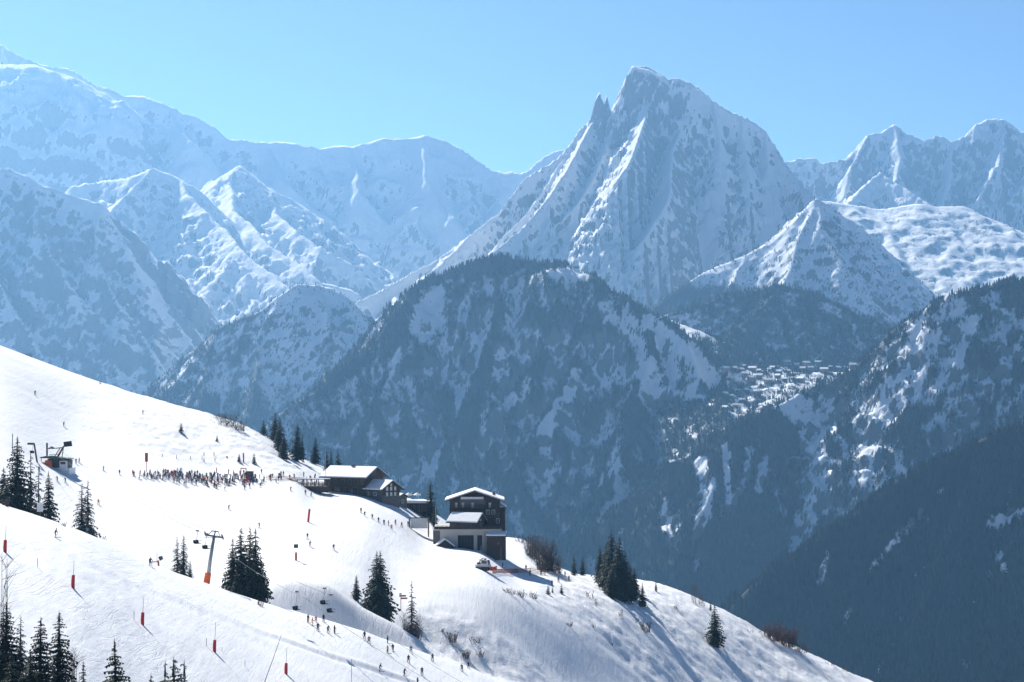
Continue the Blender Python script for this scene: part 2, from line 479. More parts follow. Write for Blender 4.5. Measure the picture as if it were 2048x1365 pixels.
CH_BIG = [(12, 1.5, [(1300,642),(1365,698),(1425,762)]), (9, 1.0, [(1180,600),(1240,650)]), (13, 1.6, [(1150,755),(1122,820),(1085,868)]), (9, 1.3, [(1268,650),(1285,730)]), (20, 1.5, [(1290,730),(1302,800),(1345,850)]), (8, 1.3, [(1222,690),(1185,765)]),
          (12, 1.2, [(1020,800),(985,850),(960,900)]), (7, 1.2, [(800,700),(770,790)]), (9, 1.1, [(1160,880),(1140,960)]), (16, 1.3, [(1330,780),(1400,850)]), (8, 1.2, [(870,900),(860,960)]),
          (7, 1.1, [(1010,700),(985,760)]), (10, 1.4, [(1230,920),(1250,990),(1200,1040)]), (6, 1.2, [(930,620),(905,690)])]
CH_RIGHT = [(12, 2.2, [(1400,925),(1418,965),(1406,1030),(1392,1070)]), (7, 2.0, [(1328,1015),(1336,1072),(1352,1092)]), (6, 1.8, [(1452,890),(1455,985),(1462,1012),(1492,960),(1497,900)]),
            (8, 1.8, [(1532,925),(1516,980)]), (20, 2.2, [(1618,880),(1640,960),(1628,1020),(1600,1080)]), (10, 2.0, [(1600,1080),(1575,1130)]), (28, 1.4, [(1850,690),(1800,780),(1735,850)]),
            (26, 1.3, [(1560,800),(1600,830),(1640,850)]), (12, 1.5, [(1950,640),(1900,740),(1860,800)]), (10, 1.5, [(2030,700),(1960,790)]), (18, 1.2, [(1750,880),(1720,960)]), (8, 1.4, [(1360,1050),(1352,1090)])]
CH_DARK = [(6, 1.3, [(1880,985),(1810,1060),(1740,1140)]), (8, 1.9, [(1985,1045),(2015,1035),(2060,1025)]), (8, 1.5, [(2000,1110),(2012,1150)]), (6, 1.4, [(1655,1110),(1640,1170)]), (5, 1.5, [(1700,1225),(1690,1245)])]
# big wooded mountain in the middle
crest = line((480,930,5000),(560,835,5200),(620,790,5300),(700,722,5400),(740,690,5450),(770,650,5480),(800,618,5500),(845,562,5600),(880,548,5620),(920,532,5650),(960,520,5680),(1000,511,5700),(1060,522,5700),
             (1130,522,5700),(1165,540,5690),(1200,566,5650),(1240,590,5600),(1280,616,5560),(1340,650,5520),(1390,690,5480),(1440,722,5450))
r = [dict(p=crest, s=1.45, b=1.0)]
for st, pts, s, f in [((1000,511,5700), [(985,620),(960,720),(900,860),(860,1000),(800,1120)], .98, 1.5),
                   ((1200,566,5650), [(1165,680),(1110,800),(1040,920),(960,1060),(900,1180)], .92, 1.5),
                   ((1280,616,5560), [(1300,700),(1270,820),(1230,940),(1180,1060),(1120,1200)], .92, 1.4),
                   ((1340,650,5520), [(1380,720),(1420,790),(1440,850),(1400,930)], .8, 1.2),
                   ((845,562,5600), [(800,690),(760,800),(690,920),(640,1000)], 1.0, 1.5),
                   ((1130,522,5700), [(1100,620),(1080,700),(1010,800),(980,900)], 1.05, 1.6)]:
    r.append(dict(p=spur(st, pts, s), s=f))
r.append(dict(p=line((1108,534,5670),(1140,538,5665),(1178,550,5655)), s=.22, b=.6, cv=.006))
def big_forest(X,Y,H,PX,PY,sl):
    st = streaks(X,Y,15,90,15)+.30*fbm(X/8,Y/17,3,19)
    big = fbm(X/130,Y/160,3,77)
    v = .74+st*1.4+big*.6-.25*sstep(sl,1.5,2.2)
    v = v+.35*sstep(PY,950,1100)-.3*np.exp(-((PX-1000)/120)**2-((PY-640)/70)**2)-.5*sstep(PX,1310,1400)*sstep(-PY,-880,-780)
    v = v-chutes(PX, PY, CH_BIG)
    v = v*sstep(PX+.8*(PY-560),790,850) - 2.4*np.exp(-((PX-1145)/36)**2-((PY-550)/13)**2)
    return v
big = mountain('wooded_mountain', r, (-620,680), (4300,6000), 6, m_hill, seed=67, rock=.3, rib=.5, nz=(95,52), crest_n=3.0, crag=.6, base=-720, forest_fn=big_forest, flute=9)
scatter(big, 6, 9, 15, 4, FORESTS)

# right slope with the village shelf
crest = line((1230,1080,4850),(1300,1010,4860),(1380,920,4880),(1450,852,4900),(1500,832,4950),(1560,806,5000),(1620,776,5050),(1680,752,5100),(1720,735,5100),(1790,655,5050),(1830,625,5050),(1870,602,5050),(1950,576,5050),(2048,555,5100),(2300,480,5200))
r = [dict(p=crest, s=1.1, b=.8)]
for st, pts, s, f in [((1720,735,5100), [(1700,830),(1680,930),(1640,1020),(1600,1120),(1540,1250)], 1.06, 1.2),
                      ((1870,602,5050), [(1850,720),(1830,830),(1780,920),(1740,1010)], 1.08, 1.2),
                      ((2048,555,5100), [(2010,680),(1960,790),(1900,880),(1840,980)], 1.0, 1.2),
                      ((1560,806,5000), [(1530,900),(1500,1000),(1450,1120),(1400,1260)], 1.06, 1.2),
                      ((1450,852,4900), [(1420,960),(1370,1080),(1330,1200)], 1.06, 1.2)]:
    r.append(dict(p=spur(st, pts, s), s=f))
def right_forest(X,Y,H,PX,PY,sl):
    st = streaks(X,Y,14,90,25)+.30*fbm(X/8,Y/17,3,29)
    big_ = fbm(X/110,Y/200,3,78)
    low_ = sstep(PY+.75*(PX-1450),800,890)*sstep(-PX,-1660,-1560)
    v = .66-.22*sstep(-PY,-880,-760)*sstep(PX,1500,1700)+st*1.6+big_*.8+.6*low_+.5*sstep(PY-(1480-.42*PX)*1.0,200,330)
    return v-chutes(PX, PY, CH_RIGHT)
right = mountain('wooded_slope', r, (180,1750), (3900,5600), 6, m_hill, seed=71, rock=.15, rib=.45, nz=(100,44), crest_n=3.5, crag=.55, base=-740, forest_fn=right_forest)
scatter(right, 5.5, 9, 16, 5, FORESTS)

# shelf of the village: gentle sunlit ground between the hills
crest = line((1400,735,5650),(1450,735,5620),(1520,740,5600),(1600,745,5580),(1700,745,5560))
r = [dict(p=crest, s=.26, b=.5), dict(p=spur((1450,735,5620), [(1445,790),(1450,840)], .2), s=.5), dict(p=spur((1600,745,5580), [(1560,790),(1500,830)], .18), s=.4)]
shelf = mountain('village_shelf', r, (320,1000), (4905,5900), 7, m_hill, seed=73, rock=0, nz=(60,16), crest_n=3, base=-600,
                 forest_fn=lambda X,Y,H,PX,PY,sl: .40+.5*sstep(-PX,-1480,-1440)+fbm(X/30,Y/30,3,6)*1.5)
scatter(shelf, 7, 7, 13, 6, FORESTS)

# dark nearer slope at the lower right
crest = line((1150,1560,3300),(1300,1400,3350),(1420,1270,3400),(1500,1180,3430),(1580,1120,3460),(1640,1066,3500),(1720,1015,3540),(1800,962,3580),(1880,915,3600),(1960,880,3620),(2048,838,3650),(2300,700,3700))
r = [dict(p=crest, s=1.2, b=.9)]
for st, pts, s, f in [((1800,962,3580), [(1740,1080),(1680,1180),(1600,1290),(1540,1400)], .85, 1.2), ((1960,880,3620), [(1930,1000),(1880,1120),(1800,1280),(1750,1400)], .85, 1.2),
                      ((2100,810,3660), [(2080,960),(2020,1130),(1960,1300)], .85, 1.2)]:
    r.append(dict(p=spur(st, pts, s), s=f))
dark = mountain('dark_wooded_slope', r, (60,1250), (2700,4000), 6, m_hill, seed=79, rock=0, rib=.45, nz=(90,34), crest_n=4.0, base=-760,
                forest_fn=lambda X,Y,H,PX,PY,sl: 1.5+streaks(X,Y,14,90,35)*1.1-chutes(PX, PY, CH_DARK))
scatter(dark, 4.6, 8, 14, 7, FORESTS)

# valley floor out to the horizon
gx = np.linspace(-60000, 60000, 90); gy = np.concatenate([np.linspace(-20000, 0, 10)[:-1], np.linspace(0, 16000, 60), np.linspace(16500, 90000, 30)])
GX, GY = np.meshgrid(gx, gy)
GZ = -770 + fbm(GX/3000, GY/3000, 3, 5)*30
me = mesh_from('valley_floor', np.stack([GX, GY, GZ], -1).reshape(-1, 3), grid_faces(len(gx), len(gy)), m_hill, True,
               {'rock': np.zeros(GX.size), 'forest': np.clip(.4+fbm(GX/800, GY/800, 4, 6)*1.2, 0, 1)})
link('valley_ground', me, kind='structure')

# ------------------------------------------------------------------ far woods: one mass of firs
m_fir, n, b, _ = new_mat('dark fir needles')
oi = N(n, 'ShaderNodeObjectInfo')
n.links.new(mixc(n, oi.outputs['Random'], (0.007, 0.013, 0.013, 1), (0.026, 0.035, 0.030, 1)), b.inputs['Base Color'])
b.inputs['Roughness'].default_value = 0.9
b.inputs['Specular IOR Level'].default_value = 0.1

def forest_nodes():
    g = bpy.data.node_groups.new('far firs', 'GeometryNodeTree')
    g.interface.new_socket('Geometry', in_out='INPUT', socket_type='NodeSocketGeometry')
    g.interface.new_socket('Geometry', in_out='OUTPUT', socket_type='NodeSocketGeometry')
    gi = g.nodes.new('NodeGroupInput'); go = g.nodes.new('NodeGroupOutput')
    jn = g.nodes.new('GeometryNodeJoinGeometry')
    for rb, d, z in ((.21, .55, .06), (.165, .42, .34), (.105, .38, .62)):
        c = g.nodes.new('GeometryNodeMeshCone')
        c.fill_type = 'NONE'
        c.inputs['Vertices'].default_value = 6
        c.inputs['Radius Top'].default_value = 0.0
        c.inputs['Radius Bottom'].default_value = rb
        c.inputs['Depth'].default_value = d
        t = g.nodes.new('GeometryNodeTransform')
        t.inputs['Translation'].default_value = (0, 0, z)
        g.links.new(c.outputs['Mesh'], t.inputs['Geometry'])
        g.links.new(t.outputs[0], jn.inputs[0])
    sm = g.nodes.new('GeometryNodeSetMaterial')
    sm.inputs['Material'].default_value = m_fir
    g.links.new(jn.outputs[0], sm.inputs['Geometry'])
    ip = g.nodes.new('GeometryNodeInstanceOnPoints')
    g.links.new(gi.outputs[0], ip.inputs['Points'])
    g.links.new(sm.outputs[0], ip.inputs['Instance'])
    at = g.nodes.new('GeometryNodeInputNamedAttribute'); at.data_type = 'FLOAT_VECTOR'
    at.inputs['Name'].default_value = 'size'
    g.links.new(at.outputs[0], ip.inputs['Scale'])
    ar_ = g.nodes.new('GeometryNodeInputNamedAttribute'); ar_.data_type = 'FLOAT_VECTOR'
    ar_.inputs['Name'].default_value = 'turn'
    g.links.new(ar_.outputs[0], ip.inputs['Rotation'])
    g.links.new(ip.outputs[0], go.inputs[0])
    return g

pts = np.concatenate(FORESTS, 0)
print('far firs', len(pts))
me = bpy.data.meshes.new('far_firs')
me.vertices.add(len(pts)); me.vertices.foreach_set('co', pts[:, :3].astype(np.float32).ravel())
wd = rng.uniform(.75, 1.35, len(pts))
sz = np.stack([pts[:, 3]*wd, pts[:, 3]*wd, pts[:, 3]], 1)
a = me.attributes.new('size', 'FLOAT_VECTOR', 'POINT'); a.data.foreach_set('vector', sz.astype(np.float32).ravel())
tn = np.stack([rng.normal(0, .04, len(pts)), rng.normal(0, .04, len(pts)), rng.uniform(0, 6.28, len(pts))], 1)
a = me.attributes.new('turn', 'FLOAT_VECTOR', 'POINT'); a.data.foreach_set('vector', tn.astype(np.float32).ravel())
me.materials.append(m_fir)
o = link('far_fir_forest', me, 'dense dark fir forest covering the far mountainsides', 'forest', kind='stuff')
md = o.modifiers.new('firs', 'NODES'); md.node_group = forest_nodes()
# ------------------------------------------------------------------ the ski hill in front
def pchip(x, y, xq):
    x = np.asarray(x, float); y = np.asarray(y, float)
    h = np.diff(x); dl = np.diff(y)/h
    m = np.zeros(len(x))
    for i in range(1, len(x)-1):
        if dl[i-1]*dl[i] > 0:
            w1 = 2*h[i]+h[i-1]; w2 = h[i]+2*h[i-1]
            m[i] = (w1+w2)/(w1/dl[i-1]+w2/dl[i])
    m[0], m[-1] = dl[0], dl[-1]
    k = np.clip(np.searchsorted(x, xq)-1, 0, len(x)-2)
    t = (xq-x[k])/h[k]
    t = np.clip(t, 0, 1)
    return (y[k]*(1+2*t)*(1-t)**2 + h[k]*m[k]*t*(1-t)**2 + y[k+1]*t*t*(3-2*t) + h[k]*m[k+1]*t*t*(t-1))

# rows of the hill from near to far; each column: bearing (as photo px) : height seen (as photo py) per row
ROWN = ['crestB', 'dipB', 'crestC', 'dipC', 'low', 'mid', 'high', 'sky']
HILL = {
 -200: [(425, 940), (450, 985), (590, 975), (600, 972), (625, 945), (670, 880), (772, 740), (894, 610)],
    0: [(430, 1008), (455, 1045), (590, 1035), (600, 1030), (625, 1000), (670, 930), (772, 790), (894, 691)],
  150: [(438, 1058), (462, 1100), (590, 1090), (600, 1083), (625, 1055), (670, 990), (772, 865), (894, 747)],
  300: [(448, 1126), (472, 1165), (590, 1150), (600, 1138), (622, 1100), (662, 1030), (760, 908), (876, 797)],
  440: [(458, 1180), (530, 1225), (588, 1200), (598, 1175), (618, 1128), (654, 1060), (749, 955), (859, 835)],
  530: [(466, 1211), (556, 1262), (574, 1165), (586, 1152), (606, 1125), (646, 1068), (744, 968), (850, 872)],
  580: [(470, 1225), (553, 1268), (570, 1158), (580, 1155), (603, 1130), (642, 1072), (740, 975), (847, 905)],
  640: [(476, 1242), (549, 1278), (566, 1165), (574, 1166), (600, 1140), (639, 1078), (736, 1002), (843, 932)],
  720: [(486, 1265), (546, 1296), (560, 1213), (570, 1216), (598, 1165), (636, 1100), (719, 1016), (833, 960)],
  790: [(496, 1290), (544, 1306), (556, 1249), (568, 1264), (596, 1205), (633, 1135), (703, 1056), (822, 982)],
  860: [(506, 1312), (542, 1325), (552, 1294), (566, 1318), (596, 1218), (633, 1150), (696, 1098), (812, 1022)],
  950: [(514, 1345), (530, 1360), (550, 1340), (566, 1352), (596, 1246), (636, 1162), (696, 1108), (808, 1072)],
 1040: [(520, 1386), (534, 1400), (550, 1384), (566, 1380), (598, 1300), (645, 1192), (703, 1150), (808, 1078)],
 1100: [(524, 1412), (538, 1428), (552, 1412), (568, 1410), (600, 1345), (651, 1222), (707, 1160), (805, 1126)],
 1160: [(526, 1440), (540, 1455), (554, 1440), (570, 1436), (603, 1390), (654, 1262), (711, 1176), (801, 1150)],
 1300: [(528, 1525), (542, 1540), (556, 1530), (572, 1520), (605, 1485), (657, 1372), (719, 1240), (801, 1165)],
 1420: [(530, 1590), (544, 1602), (558, 1592), (574, 1584), (607, 1550), (660, 1450), (727, 1315), (801, 1210)],
 1560: [(530, 1680), (544, 1690), (558, 1680), (574, 1672), (607, 1636), (660, 1545), (732, 1405), (801, 1283)],
 1740: [(530, 1790), (544, 1800), (558, 1790), (574, 1780), (607, 1745), (660, 1650), (732, 1505), (801, 1366)],
 2000: [(530, 1950), (544, 1960), (558, 1950), (574, 1940), (607, 1905), (660, 1810), (732, 1660), (801, 1515)],
 2400: [(530, 2200), (544, 2210), (558, 2200), (574, 2190), (607, 2150), (660, 2060), (732, 1910), (801, 1760)]}
cols = sorted(HILL)
gpx = np.arange(-200, 2400.1, 4.0)
tabY = np.array([[HILL[c][r][0] for r in range(8)] for c in cols], float)
tabP = np.array([[HILL[c][r][1] for r in range(8)] for c in cols], float)
rowY = np.stack([pchip(cols, tabY[:, r], gpx) for r in range(8)], 1)
rowP = np.stack([pchip(cols, tabP[:, r], gpx) for r in range(8)], 1)
gY = np.concatenate([np.arange(60, 300, 12), np.arange(300, 425, 3.0), np.arange(425, 950, 1.5), np.arange(950, 1250, 12.0), np.arange(1250, 2100, 50.0)])
GZ = np.zeros((len(gY), len(gpx)))
for i, bx in enumerate(gpx):
    ys = rowY[i]; ps = rowP[i]
    zs = (YH-ps)/FOC*ys
    zc = zs[0]; zk = zs[-1]
    # near side below the first crest, far side behind the skyline
    ky = np.concatenate([[40, 230], ys, [ys[-1]+28, ys[-1]+110, ys[-1]+330, 1700, 2050]])
    kz = np.concatenate([[zc-34, zc-17], zs, [zk-5, zk-55, zk-230, -640, -800]])
    GZ[:, i] = pchip(ky, kz, gY)
# soften the knots
k = np.array([1, 4, 6, 4, 1.])/16
for _ in range(2):
    GZ[:, 2:-2] = sum(GZ[:, 2+j:GZ.shape[1]-2+j]*k[j+2] for j in (-2, -1, 0, 1, 2))
PXg, Yg = np.meshgrid(gpx, gY)
Xg = (PXg-CX)/FOC*Yg
PYg = YH-GZ/Yg*FOC
# rough ground beside the pistes: 1 = untouched snow, 0 = groomed
rough = sstep(PXg, 1020, 1120)*sstep(Yg, 640, 665) + sstep(PXg, 60, 330)*sstep(Yg, 730, 790)*sstep(-PXg, -700, -600)
rough += sstep(PXg, 800, 880)*sstep(Yg, 545, 556)*sstep(-Yg, -606, -592)*sstep(-PXg, -1150, -1060)
rough += sstep(-PXg, -500, -380)*sstep(-Yg, -432, -420)*.45
rough = np.clip(rough, 0, 1)
Zd = fbm(Xg/9, Yg/9, 4, 101)*.8*rough + fbm(Xg/2.2, Yg/3.5, 3, 103)*.3*rough + fbm(Xg/30, Yg/30, 3, 102)*.5*rough
Zd += fbm(Xg/22, Yg/16, 3, 104)*.28*(1-rough)
# low spurs and drifts running down the untouched slope on the right
Zd += (ridged((Xg+.75*Yg)/26, (Yg-.3*Xg)/95, 3, 108)-.5)*2.0*rough*sstep(PXg, 1080, 1250)*sstep(-Yg, -795, -760)
# shallow ruts across the near slope (old drag-lift track)
rp = np.array([(-200, 975), (-100, 1010), (0, 1052), (100, 1098), (250, 1165), (400, 1222), (530, 1272), (650, 1312), (760, 1345), (900, 1392)], float)
ruty = np.interp(gpx, rp[:, 0], rp[:, 1]); rutY = np.zeros(len(gpx))
for i in range(len(gpx)):
    yy = gY[(gY > 280) & (gY < rowY[i, 0]-2)]; cc = PYg[(gY > 280) & (gY < rowY[i, 0]-2), i]
    rutY[i] = yy[int(np.argmin(np.abs(cc-ruty[i])))]
rutY = np.convolve(np.pad(rutY, 12, mode='edge'), np.ones(25)/25, mode='valid')
rut = Yg-rutY[None, :]+fbm(Xg/25, Yg/400, 2, 9)*1.5
on_ = sstep(-PXg, -1000, -800)
Zd += (-.42*np.exp(-(rut/1.4)**2)+.22*np.exp(-((rut-3.5)/2.0)**2))*on_*(.75+.5*fbm(Xg/18, Yg/300, 2, 44))
GZ = GZ+Zd

def zat(px, Y):
    i = np.clip((px-gpx[0])/4.0, 0, len(gpx)-1.001); ii = int(i); fi = i-ii
    j = int(np.clip(np.searchsorted(gY, Y)-1, 0, len(gY)-2)); fj = (Y-gY[j])/(gY[j+1]-gY[j])
    return (GZ[j, ii]*(1-fi)+GZ[j, ii+1]*fi)*(1-fj)+(GZ[j+1, ii]*(1-fi)+GZ[j+1, ii+1]*fi)*fj

def on(px, py, lo=None, hi=None):
    """the point of the hill seen at (px, py) of the photo between depths lo and hi"""
    lo = lo or 290; hi = hi or 925
    best = None
    Y = hi; prev = None
    ys = np.arange(lo, hi, .5)
    e = np.array([YH-zat(px, y)/y*FOC-py for y in ys])
    sgn = np.where(np.sign(e[:-1]) != np.sign(e[1:]))[0]
    k = sgn[0] if len(sgn) else int(np.argmin(np.abs(e)))
    Y = ys[k]
    return Vector(((px-CX)/FOC*Y, Y, zat(px, Y)))

def xy(px, Y, dz=0.0):
    return Vector(((px-CX)/FOC*Y, Y, zat(px, Y)+dz))

def zxy(x, y):
    return zat(CX+x/y*FOC, y)

m_snow, n, b, out = new_mat('sunlit packed snow')
a_r = N(n, 'ShaderNodeAttribute', attribute_name='rough').outputs['Fac']
v1 = mapping(n, (1, 1, 1)); v2 = mapping(n, (.9, .12, .3), (0, 0, R(-38))); v3 = mapping(n, (1.2, .1, .3), (0, 0, R(-66)))
nf = noise_n(n, v1, .9, 6, .65)
ns = noise_n(n, v2, 1.1, 4, .6)
n3 = noise_n(n, v3, .55, 4, .6)
nb = noise_n(n, v1, .05, 3)
tuft = noise_n(n, v1, .62, 5, .7)
tm = ramp(n, tuft, .625, .655)
tm = math_n(n, 'MULTIPLY', tm, a_r)
tm = math_n(n, 'MULTIPLY', tm, ramp(n, nb, .44, .56))
c = mixc(n, ns, (0.80, 0.815, 0.84, 1), (0.87, 0.88, 0.89, 1))
c = mixc(n, math_n(n, 'MULTIPLY', tm, .75), c, (.16, .12, .085, 1))
n.links.new(c, b.inputs['Base Color'])
b.inputs['Roughness'].default_value = .75
b.inputs['Specular IOR Level'].default_value = .2
h = math_n(n, 'ADD', math_n(n, 'MULTIPLY', nf, math_n(n, 'ADD', math_n(n, 'MULTIPLY', a_r, .7), .08)), math_n(n, 'MULTIPLY', ns, .42))
h = math_n(n, 'ADD', h, math_n(n, 'MULTIPLY', n3, .45))
v4 = mapping(n, (.42, .028, .1), (0, 0, R(-52))); v5 = mapping(n, (.5, .04, .1), (0, 0, R(-24)))
tl = None
for vv in (v4, v5):      # ski tracks: thin winding lines where a stretched noise crosses its middle
    q_ = noise_n(n, vv, 1.0, 2.5, .5, .6)
    q_ = math_n(n, 'ABSOLUTE', math_n(n, 'SUBTRACT', q_, .5))
    q_ = math_n(n, 'SUBTRACT', 1.0, ramp(n, q_, .0, .016))
    tl = q_ if tl is None else math_n(n, 'MAXIMUM', tl, q_)
tl = math_n(n, 'MULTIPLY', tl, ramp(n, noise_n(n, v1, .035, 3), .42, .6))
h = math_n(n, 'SUBTRACT', h, math_n(n, 'MULTIPLY', tl, .16))
bp = N(n, 'ShaderNodeBump')
bp.inputs['Strength'].default_value = .8; bp.inputs['Distance'].default_value = .27
n.links.new(h, bp.inputs['Height']); n.links.new(bp.outputs[0], b.inputs['Normal'])
V = np.stack([Xg, Yg, GZ], -1).reshape(-1, 3)
link('snowy_ski_slope', mesh_from('snowy_ski_slope', V, grid_faces(len(gpx), len(gY)), m_snow, True, {'rough': rough}), kind='structure')
# ------------------------------------------------------------------ plain materials
def plain(name, col, rough=.7, metal=0.0, vary=.12, scale=3.0, spec=.3, bump=0.0):
    m, n, b, out = new_mat(name)
    v = mapping(n, (1, 1, 1))
    f = noise_n(n, v, scale, 4)
    lo = tuple(c*(1-vary) for c in col)+(1,); hi = tuple(min(1, c*(1+vary)) for c in col)+(1,)
    n.links.new(mixc(n, ramp(n, f, .3, .7), lo, hi), b.inputs['Base Color'])
    b.inputs['Roughness'].default_value = rough
    b.inputs['Metallic'].default_value = metal
    b.inputs['Specular IOR Level'].default_value = spec
    if bump:
        bp = N(n, 'ShaderNodeBump'); bp.inputs['Distance'].default_value = bump
        n.links.new(f, bp.inputs['Height']); n.links.new(bp.outputs[0], b.inputs['Normal'])
    return m

def planks(name, col, per_m, axis=2):
    m, n, b, out = new_mat(name)
    sc = [.15, .15, .15]; sc[axis] = per_m
    v = mapping(n, tuple(sc))
    w = N(n, 'ShaderNodeTexWave', bands_direction='XYZ'[axis]); w.inputs['Scale'].default_value = 1.0
    w.inputs['Distortion'].default_value = .4
    n.links.new(v, w.inputs['Vector'])
    f = noise_n(n, mapping(n, (2, 2, 2)), 1.3, 4)
    c = mixc(n, ramp(n, f, .3, .7), tuple(x*.6 for x in col)+(1,), tuple(x*1.35 for x in col)+(1,))
    c = mixc(n, math_n(n, 'MULTIPLY', ramp(n, w.outputs['Fac'], .75, 1.0), .6), c, tuple(x*.3 for x in col)+(1,))
    n.links.new(c, b.inputs['Base Color']); b.inputs['Roughness'].default_value = .85
    return m

M = dict(
    wood=planks('weathered dark timber', (.066, .044, .031), 1.4), woodv=planks('upright dark boards', (.058, .038, .027), 1.6, 0),
    trim=plain('pale carved timber', (.20, .14, .10)), stone=plain('grey rubble stone', (.12, .11, .105), vary=.45, scale=2.2, bump=.08),
    plaster=plain('cream render', (.50, .47, .42), vary=.06), roofsnow=plain('roof snow', (.84, .86, .89), vary=.03, scale=.8, bump=.1),
    glass=plain('dark window glass', (.02, .03, .04), rough=.15, spec=.6), curtain=plain('white curtain', (.70, .70, .68)),
    frame=plain('white window frame', (.66, .66, .63)), steel=plain('galvanised steel', (.30, .31, .33), rough=.5, metal=.4),
    dsteel=plain('dark steel', (.05, .055, .06), rough=.5, metal=.2), black=plain('black rubber', (.015, .015, .017)),
    red=plain('red padding', (.50, .035, .035)), orange=plain('orange padding', (.72, .12, .03)), rust=plain('faded red paint', (.30, .07, .05)),
    white=plain('white board', (.72, .72, .70)), bark=plain('fir bark', (.045, .035, .028), vary=.3), green=plain('green canopy', (.05, .10, .09)),
    lamp=plain('warm white bulb', (.8, .75, .6)), skin=plain('skin', (.45, .27, .20)), twig=plain('bare brown twigs', (.085, .060, .050), vary=.4),
    rtwig=plain('bare reddish twigs', (.12, .065, .052), vary=.35), ptwig=plain('pale birch twigs', (.30, .26, .22), vary=.3),
    glove=plain('black glove', (.02, .02, .022)), goggle=plain('dark goggles', (.02, .02, .03), rough=.2))
m_needle, n, b, _ = new_mat('spruce needles')
v = mapping(n, (1, 1, 1))
c = mixc(n, ramp(n, noise_n(n, v, 1.1, 5), .35, .65), (.014, .024, .016, 1), (.048, .064, .040, 1))
n.links.new(c, b.inputs['Base Color']); b.inputs['Roughness'].default_value = .8; b.inputs['Specular IOR Level'].default_value = .15
M['needle'] = m_needle
m_nf, n, b, _ = new_mat('frosted spruce needles')
v = mapping(n, (1, 1, 1))
geo = N(n, 'ShaderNodeNewGeometry'); sx = N(n, 'ShaderNodeSeparateXYZ'); n.links.new(geo.outputs['Normal'], sx.inputs[0])
c = mixc(n, ramp(n, noise_n(n, v, 1.1, 5), .35, .65), (.014, .022, .018, 1), (.045, .055, .042, 1))
fr = math_n(n, 'MULTIPLY', ramp(n, noise_n(n, v, 2.0, 5, .7), .54, .60), .75)
c = mixc(n, fr, c, (.62, .65, .68, 1))
n.links.new(c, b.inputs['Base Color']); b.inputs['Roughness'].default_value = .85
M['frost'] = m_nf

# ------------------------------------------------------------------ mesh building
class MB:
    def __init__(s):
        s.v = []; s.f = []; s.m = []
    def quadbox(s, x0, x1, y0, y1, z0, z1, mi=0):
        k = len(s.v)
        s.v += [(x, y, z) for z in (z0, z1) for y in (y0, y1) for x in (x0, x1)]
        for f in ((0, 2, 3, 1), (4, 5, 7, 6), (0, 1, 5, 4), (2, 6, 7, 3), (0, 4, 6, 2), (1, 3, 7, 5)):
            s.f.append(tuple(k+i for i in f)); s.m.append(mi)
        return s
    def poly(s, pts, mi=0):
        k = len(s.v); s.v += [tuple(p) for p in pts]; s.f.append(tuple(range(k, k+len(pts)))); s.m.append(mi); return s
    def prism(s, pts, off, mi=0):
        """a flat outline pushed along off"""
        k = len(s.v); n_ = len(pts); off = Vector(off)
        s.v += [tuple(p) for p in pts]+[tuple(Vector(p)+off) for p in pts]
        s.f.append(tuple(range(k, k+n_))); s.m.append(mi)
        s.f.append(tuple(range(k+2*n_-1, k+n_-1, -1))); s.m.append(mi)
        for i in range(n_):
            j = (i+1) % n_
            s.f.append((k+j, k+i, k+n_+i, k+n_+j)); s.m.append(mi)
        return s
    def tube(s, pts, r, seg=6, mi=0):
        pts = [Vector(p) for p in pts]
        rs = r if isinstance(r, (list, tuple)) else [r]*len(pts)
        k = len(s.v)
        for i, p in enumerate(pts):
            d = (pts[min(i+1, len(pts)-1)]-pts[max(i-1, 0)])
            if d.length < 1e-9: d = Vector((0, 0, 1))
            d.normalize()
            a = d.orthogonal().normalized() if abs(d.z) > .9 else d.cross(Vector((0, 0, 1))).normalized()
            b_ = d.cross(a)
            for q in range(seg):
                t = 2*math.pi*q/seg
                s.v.append(tuple(p+(a*math.cos(t)+b_*math.sin(t))*rs[i]))
        for i in range(len(pts)-1):
            for q in range(seg):
                q2 = (q+1) % seg
                s.f.append((k+i*seg+q, k+i*seg+q2, k+(i+1)*seg+q2, k+(i+1)*seg+q)); s.m.append(mi)
        s.f.append(tuple(k+q for q in range(seg))[::-1]); s.m.append(mi)
        s.f.append(tuple(k+(len(pts)-1)*seg+q for q in range(seg))); s.m.append(mi)
        return s
    def mesh(s, name, mats, smooth=False):
        me = bpy.data.meshes.new(name)
        me.from_pydata(s.v, [], s.f)
        mats = mats if isinstance(mats, (list, tuple)) else [mats]
        for m in mats: me.materials.append(m)
        if len(mats) > 1: me.polygons.foreach_set('material_index', s.m)
        if smooth: me.polygons.foreach_set('use_smooth', [True]*len(s.f))
        me.update()
        return me

def empty(name, loc, rz=0.0, label=None, cat=None, group=None, sc=1.0):
    o = bpy.data.objects.new(name, None); COL.objects.link(o)
    o.empty_display_size = .5
    o.location = loc; o.rotation_euler = (0, 0, rz); o.scale = (sc, sc, sc) if not isinstance(sc, tuple) else sc
    if label: o['label'] = label
    if cat: o['category'] = cat
    if group: o['group'] = group
    return o

def part(name, me, parent, loc=(0, 0, 0), rz=0.0, label=None):
    o = bpy.data.objects.new(name, me); COL.objects.link(o)
    o.parent = parent; o.location = loc; o.rotation_euler = (0, 0, rz)
    if label: o['label'] = label
    return o

